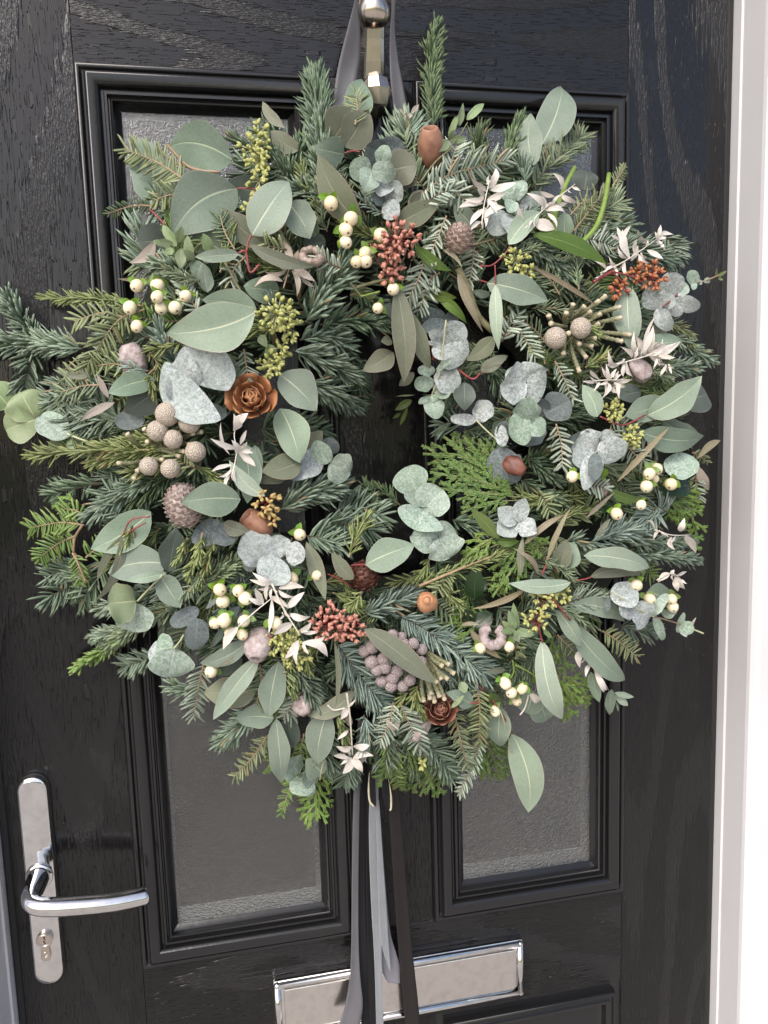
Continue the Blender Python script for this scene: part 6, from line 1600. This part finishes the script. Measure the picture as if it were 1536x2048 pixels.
for q in [(420, 740, 640, 570), (430, 730, 600, 600), (420, 720, 510, 635), (440, 740, 730, 640), (450, 750, 735, 705), (450, 790, 790, 810), (450, 800, 740, 850), (400, 740, 440, 620), (390, 750, 400, 672), (330, 760, 290, 690), (450, 780, 610, 680), (460, 800, 600, 740), (430, 820, 520, 950), (420, 830, 478, 1035), (400, 830, 380, 925), (450, 820, 580, 830), (440, 830, 560, 880), (400, 800, 415, 800), (440, 800, 480, 870), (400, 760, 300, 740), (430, 760, 550, 665)]:
    stalk(*q, r=4.8)
TX[:] = [400, 1100, 3]
for q in [(1360, 620, 1530, 745), (1360, 630, 1490, 780), (1365, 640, 1470, 905), (1350, 650, 1440, 885), (1340, 660, 1410, 920), (1350, 700, 1380, 900), (1330, 720, 1342, 915), (1360, 620, 1460, 700), (1370, 610, 1500, 690), (1340, 690, 1425, 800), (1380, 640, 1450, 780), (1330, 740, 1390, 870)]:
    stalk(*q, r=5.2)
TX[:] = [0, 750, 3]
for q in [(1000, 420, 900, 300), (980, 430, 860, 320), (1050, 420, 1120, 220), (1100, 370, 1215, 340), (1110, 380, 1160, 350), (940, 440, 1110, 460), (930, 440, 1080, 490), (870, 510, 700, 530), (880, 530, 820, 580), (900, 500, 980, 510), (850, 440, 760, 350), (960, 420, 880, 400), (1090, 400, 1140, 420), (870, 560, 800, 625)]:
    stalk(*q, r=4.2, lay=2.6)
TX[:] = [0, 0, 1.0]

# ---------------------------------------------------------------- cones and pods
cone(918, 478, 28, 'cone_silver', (0.15, 1), 0.35, 1.10, 70, 4.0, 0.52, 'small silvered cone beside the coral seeds')
cone(368, 1012, 37, 'cone_pink', (-0.3, 1), 0.25, 1.28, 110, 2.6, 0.40, 'pink washed cone partly behind a sage leaf')
cone(728, 1152, 31, 'cone_dark', (-0.3, 1), 0.5, 0.95, 60, 2.2, 0.5, 'dark brown cone under a sage leaf')
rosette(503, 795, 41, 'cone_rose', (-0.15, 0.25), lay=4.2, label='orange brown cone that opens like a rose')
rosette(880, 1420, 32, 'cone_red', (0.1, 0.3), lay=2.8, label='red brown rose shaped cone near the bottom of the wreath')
cone(1203, 978, 18, 'cone_pink', (0.6, 0.8), 0.4, 1.2, 40, 1.8, 0.5)
pod(862, 298, 25, 'pod_brown', (-0.05, 1), 0.60, 1.5, 0.5, 2.6, 'terracotta brown bell shaped seed pod near the knocker')
pod(854, 1205, 21, 'pod_orange', (0.15, 0.5), 0.85, 1.1, 0.36, 3.6, 'orange brown acorn shaped pod')
pod(518, 1288, 26, 'pod_pink', (-0.2, -0.9), 0.55, 1.3, 0.42, 3.4, 'pink washed seed pod with a hole', wob=0.10)
pod(1028, 932, 16, 'pod_dark', (0.8, -0.5), 0.30, 1.5, 0.5, 3.6, 'small dark brown split pod', wob=0.22)
pod(515, 1050, 26, 'pod_brown', (-0.6, 0.5), 0.4, 1.2, 0.5, 2.2, wob=0.12)
pod(268, 722, 24, 'pod_pink', (-0.3, 0.9), 0.3, 1.3, 0.4, 1.6, wob=0.14)
pod(1278, 740, 19, 'pod_pink', (0.5, -0.7), 0.3, 1.4, 0.4, 2.2, wob=0.2)
pod(838, 1455, 22, 'pod_pink', (0.4, 0.8), 0.3, 1.4, 0.4, 1.6, wob=0.2)
pod(605, 1410, 17, 'pod_pink', (0.4, -0.8), 0.3, 1.2, 0.4, 2.0, wob=0.2)
def ring(x, y, r, t, mat, tilt, lay, a0=0, a1=360, label=None):
    m = MPP(D(x, y)); c = PD(x, y, lay); vw = (CAM - c).normalized(); ax = (vw + CR * tilt[0] + CU * tilt[1]).normalized()
    s1 = ax.cross(CR).normalized(); s2 = ax.cross(s1); g = G(); n = 30
    pts = [c + (s1 * math.cos(a) + s2 * math.sin(a)) * r * m for a in np.linspace(R(a0), R(a1), n)]
    tube(g, pts, [t * m * (1 + 0.12 * math.sin(i * 1.9)) for i in range(n)], 12, ref=ax, cap=a1 - a0 < 359)
    o = link('seed_pod', g.mesh('seed_pod'), MAT[mat], wreath); o['label'] = label; return o
ring(624, 513, 17, 8.5, 'pod_ring', (0, 0.9), 3.2, label='silvered ring shaped pod')
ring(985, 1272, 19, 10.5, 'pod_pink', (0.2, 0.2), 3.4, 20, 330, 'pink washed curled pod')
g = G(); c_ = PD(853, 1201, 6.6); ball(g, c_, MPP(0.12) * 8, (CAM - c_).normalized(), 0.9, 12, 8); link('nut', g.mesh('nut'), MAT['pod_orange'], wreath)
twig('whitestem', [(655, 1410), (668, 1420), (690, 1416)], 3.6, 1.4)

# ---------------------------------------------------------------- ribbons
def ribbon(name, rows, mat, label, group=None, cat='ribbon', edge=None, thick=0.0006, cross=0.0, parent=None):
    """rows of (left pixel, right pixel, pixel height, distance off the door)"""
    L_ = spline([P(a, y, d) for a, b, y, d in rows], 40); R_ = spline([P(b, y, d) for a, b, y, d in rows], 40)
    g = G(); k = 6; v = []; f = []
    for i in range(40):
        for j in range(k + 1):
            t = j / k; p = L_[i].lerp(R_[i], t); p = p + Vector((0, -1, 0)) * cross * math.sin(t * math.pi + i * 0.12) * (R_[i] - L_[i]).length; v.append(p)
    for i in range(39):
        for j in range(k): f.append((i * 7 + j, i * 7 + j + 1, (i + 1) * 7 + j + 1, (i + 1) * 7 + j))
    g.add(v, f); o = link(name, g.mesh(name), MAT[mat], parent)
    md = o.modifiers.new('cloth', 'SOLIDIFY'); md.thickness = thick; md.offset = 0
    if parent is None: tag(o, label, cat, group)
    if edge:
        g = G(); tube(g, [p + Vector((0, -0.0008, 0)) for p in (L_ if edge == 'L' else R_)][14:], [0.0002 + 0.0010 * min(1, i / 8) for i in range(26)], 5); link('selvage', g.mesh('selvage'), MAT['cream'], o)
    return o
rb = ribbon('hanging_ribbon', [(712, 724, -14, 0.050), (706, 716, 15, 0.045), (693, 721, 64, 0.038), (680, 720, 115, 0.032), (671, 712, 163, 0.030), (664, 704, 230, 0.034), (668, 700, 330, 0.045)], 'satin_grey', 'grey satin ribbon looped over the knocker that holds the wreath up', cross=0.06)
ribbon('ribbon_loop', [(782, 793, -14, 0.050), (783, 790, 20, 0.045), (780, 790, 64, 0.038), (779, 796, 115, 0.032), (781, 805, 163, 0.030), (786, 813, 208, 0.030), (793, 822, 250, 0.032), (800, 834, 330, 0.045), (806, 838, 420, 0.058)], 'satin_grey', '', cross=0.08, parent=rb)
RG = 'ribbon tails below the wreath'
ribbon('ribbon_tail', [(716, 738, 1440, 0.050), (708, 722, 1560, 0.022), (704, 718, 1700, 0.018), (703, 717, 1820, 0.018), (702, 718, 1905, 0.022), (699, 721, 1960, 0.026), (691, 725, 2010, 0.030), (676, 716, 2062, 0.034)], 'satin_grey', 'grey satin ribbon tail, leftmost of the tails below the wreath', RG, cross=0.10)
ribbon('ribbon_tail', [(728, 748, 1440, 0.050), (720, 738, 1560, 0.020), (716, 734, 1700, 0.014), (715, 733, 1820, 0.014), (718, 738, 1960, 0.018), (724, 740, 2065, 0.022)], 'satin_black', 'black satin ribbon tail next to the grey satin one', RG, cross=0.05)
ribbon('ribbon_tail', [(738, 756, 1450, 0.052), (734, 746, 1580, 0.022), (732, 745, 1760, 0.017), (734, 747, 1880, 0.018), (736, 751, 1980, 0.022), (739, 754, 2065, 0.025)], 'satin_black', 'narrow black ribbon tail just left of the silver velvet', RG, cross=0.05)
ribbon('ribbon_tail', [(744, 757, 1440, 0.060), (744, 757, 1520, 0.040), (738, 757, 1610, 0.030), (738, 760, 1690, 0.026), (742, 762, 1800, 0.024), (748, 763, 1900, 0.026), (751, 765, 1980, 0.028), (753, 767, 2065, 0.030)], 'velvet', 'long silver grey velvet ribbon tail', RG, cross=0.12)
ribbon('ribbon_tail', [(750, 758, 1600, 0.028), (754, 766, 1720, 0.026), (757, 772, 1800, 0.025), (762, 777, 1880, 0.026), (775, 780.5, 1930, 0.027), (779.5, 780.5, 1941, 0.027)], 'velvet', 'shorter silver velvet ribbon tail cut to a point', RG, cross=0.10)
ribbon('ribbon_tail', [(748, 760, 1620, 0.018), (752, 770, 1760, 0.016), (758, 780, 1860, 0.018), (762, 792, 1905, 0.019), (763, 799, 1930, 0.020), (768, 800, 1952, 0.020), (776, 800, 1966, 0.021)], 'satin_lilac', 'short lilac grey ribbon end behind the pointed velvet tail', RG, cross=0.04)
ribbon('ribbon_tail', [(770, 794, 1450, 0.050), (776, 800, 1600, 0.030), (783, 808, 1700, 0.026), (789, 817, 1800, 0.024), (797, 825, 1900, 0.025), (805, 834, 1985, 0.027), (812, 842, 2065, 0.030)], 'satin_brown', 'brown black satin ribbon tail, rightmost and widest of the tails', RG, cross=0.05)
ribbon('ribbon_tail', [(742, 750, 1470, 0.062), (740, 750, 1520, 0.052), (737, 751, 1570, 0.044), (739, 752, 1600, 0.040), (747, 752, 1612, 0.039)], 'satin_black', 'short curled black ribbon end with a cream left edge', RG, edge='L', cross=0.10)
ribbon('ribbon_tail', [(756, 768, 1470, 0.062), (759, 773, 1530, 0.050), (764, 781, 1585, 0.042), (771, 782, 1612, 0.039), (776, 780, 1620, 0.038)], 'satin_black', 'short curled black ribbon end with a cream right edge', RG, edge='R', cross=0.10)
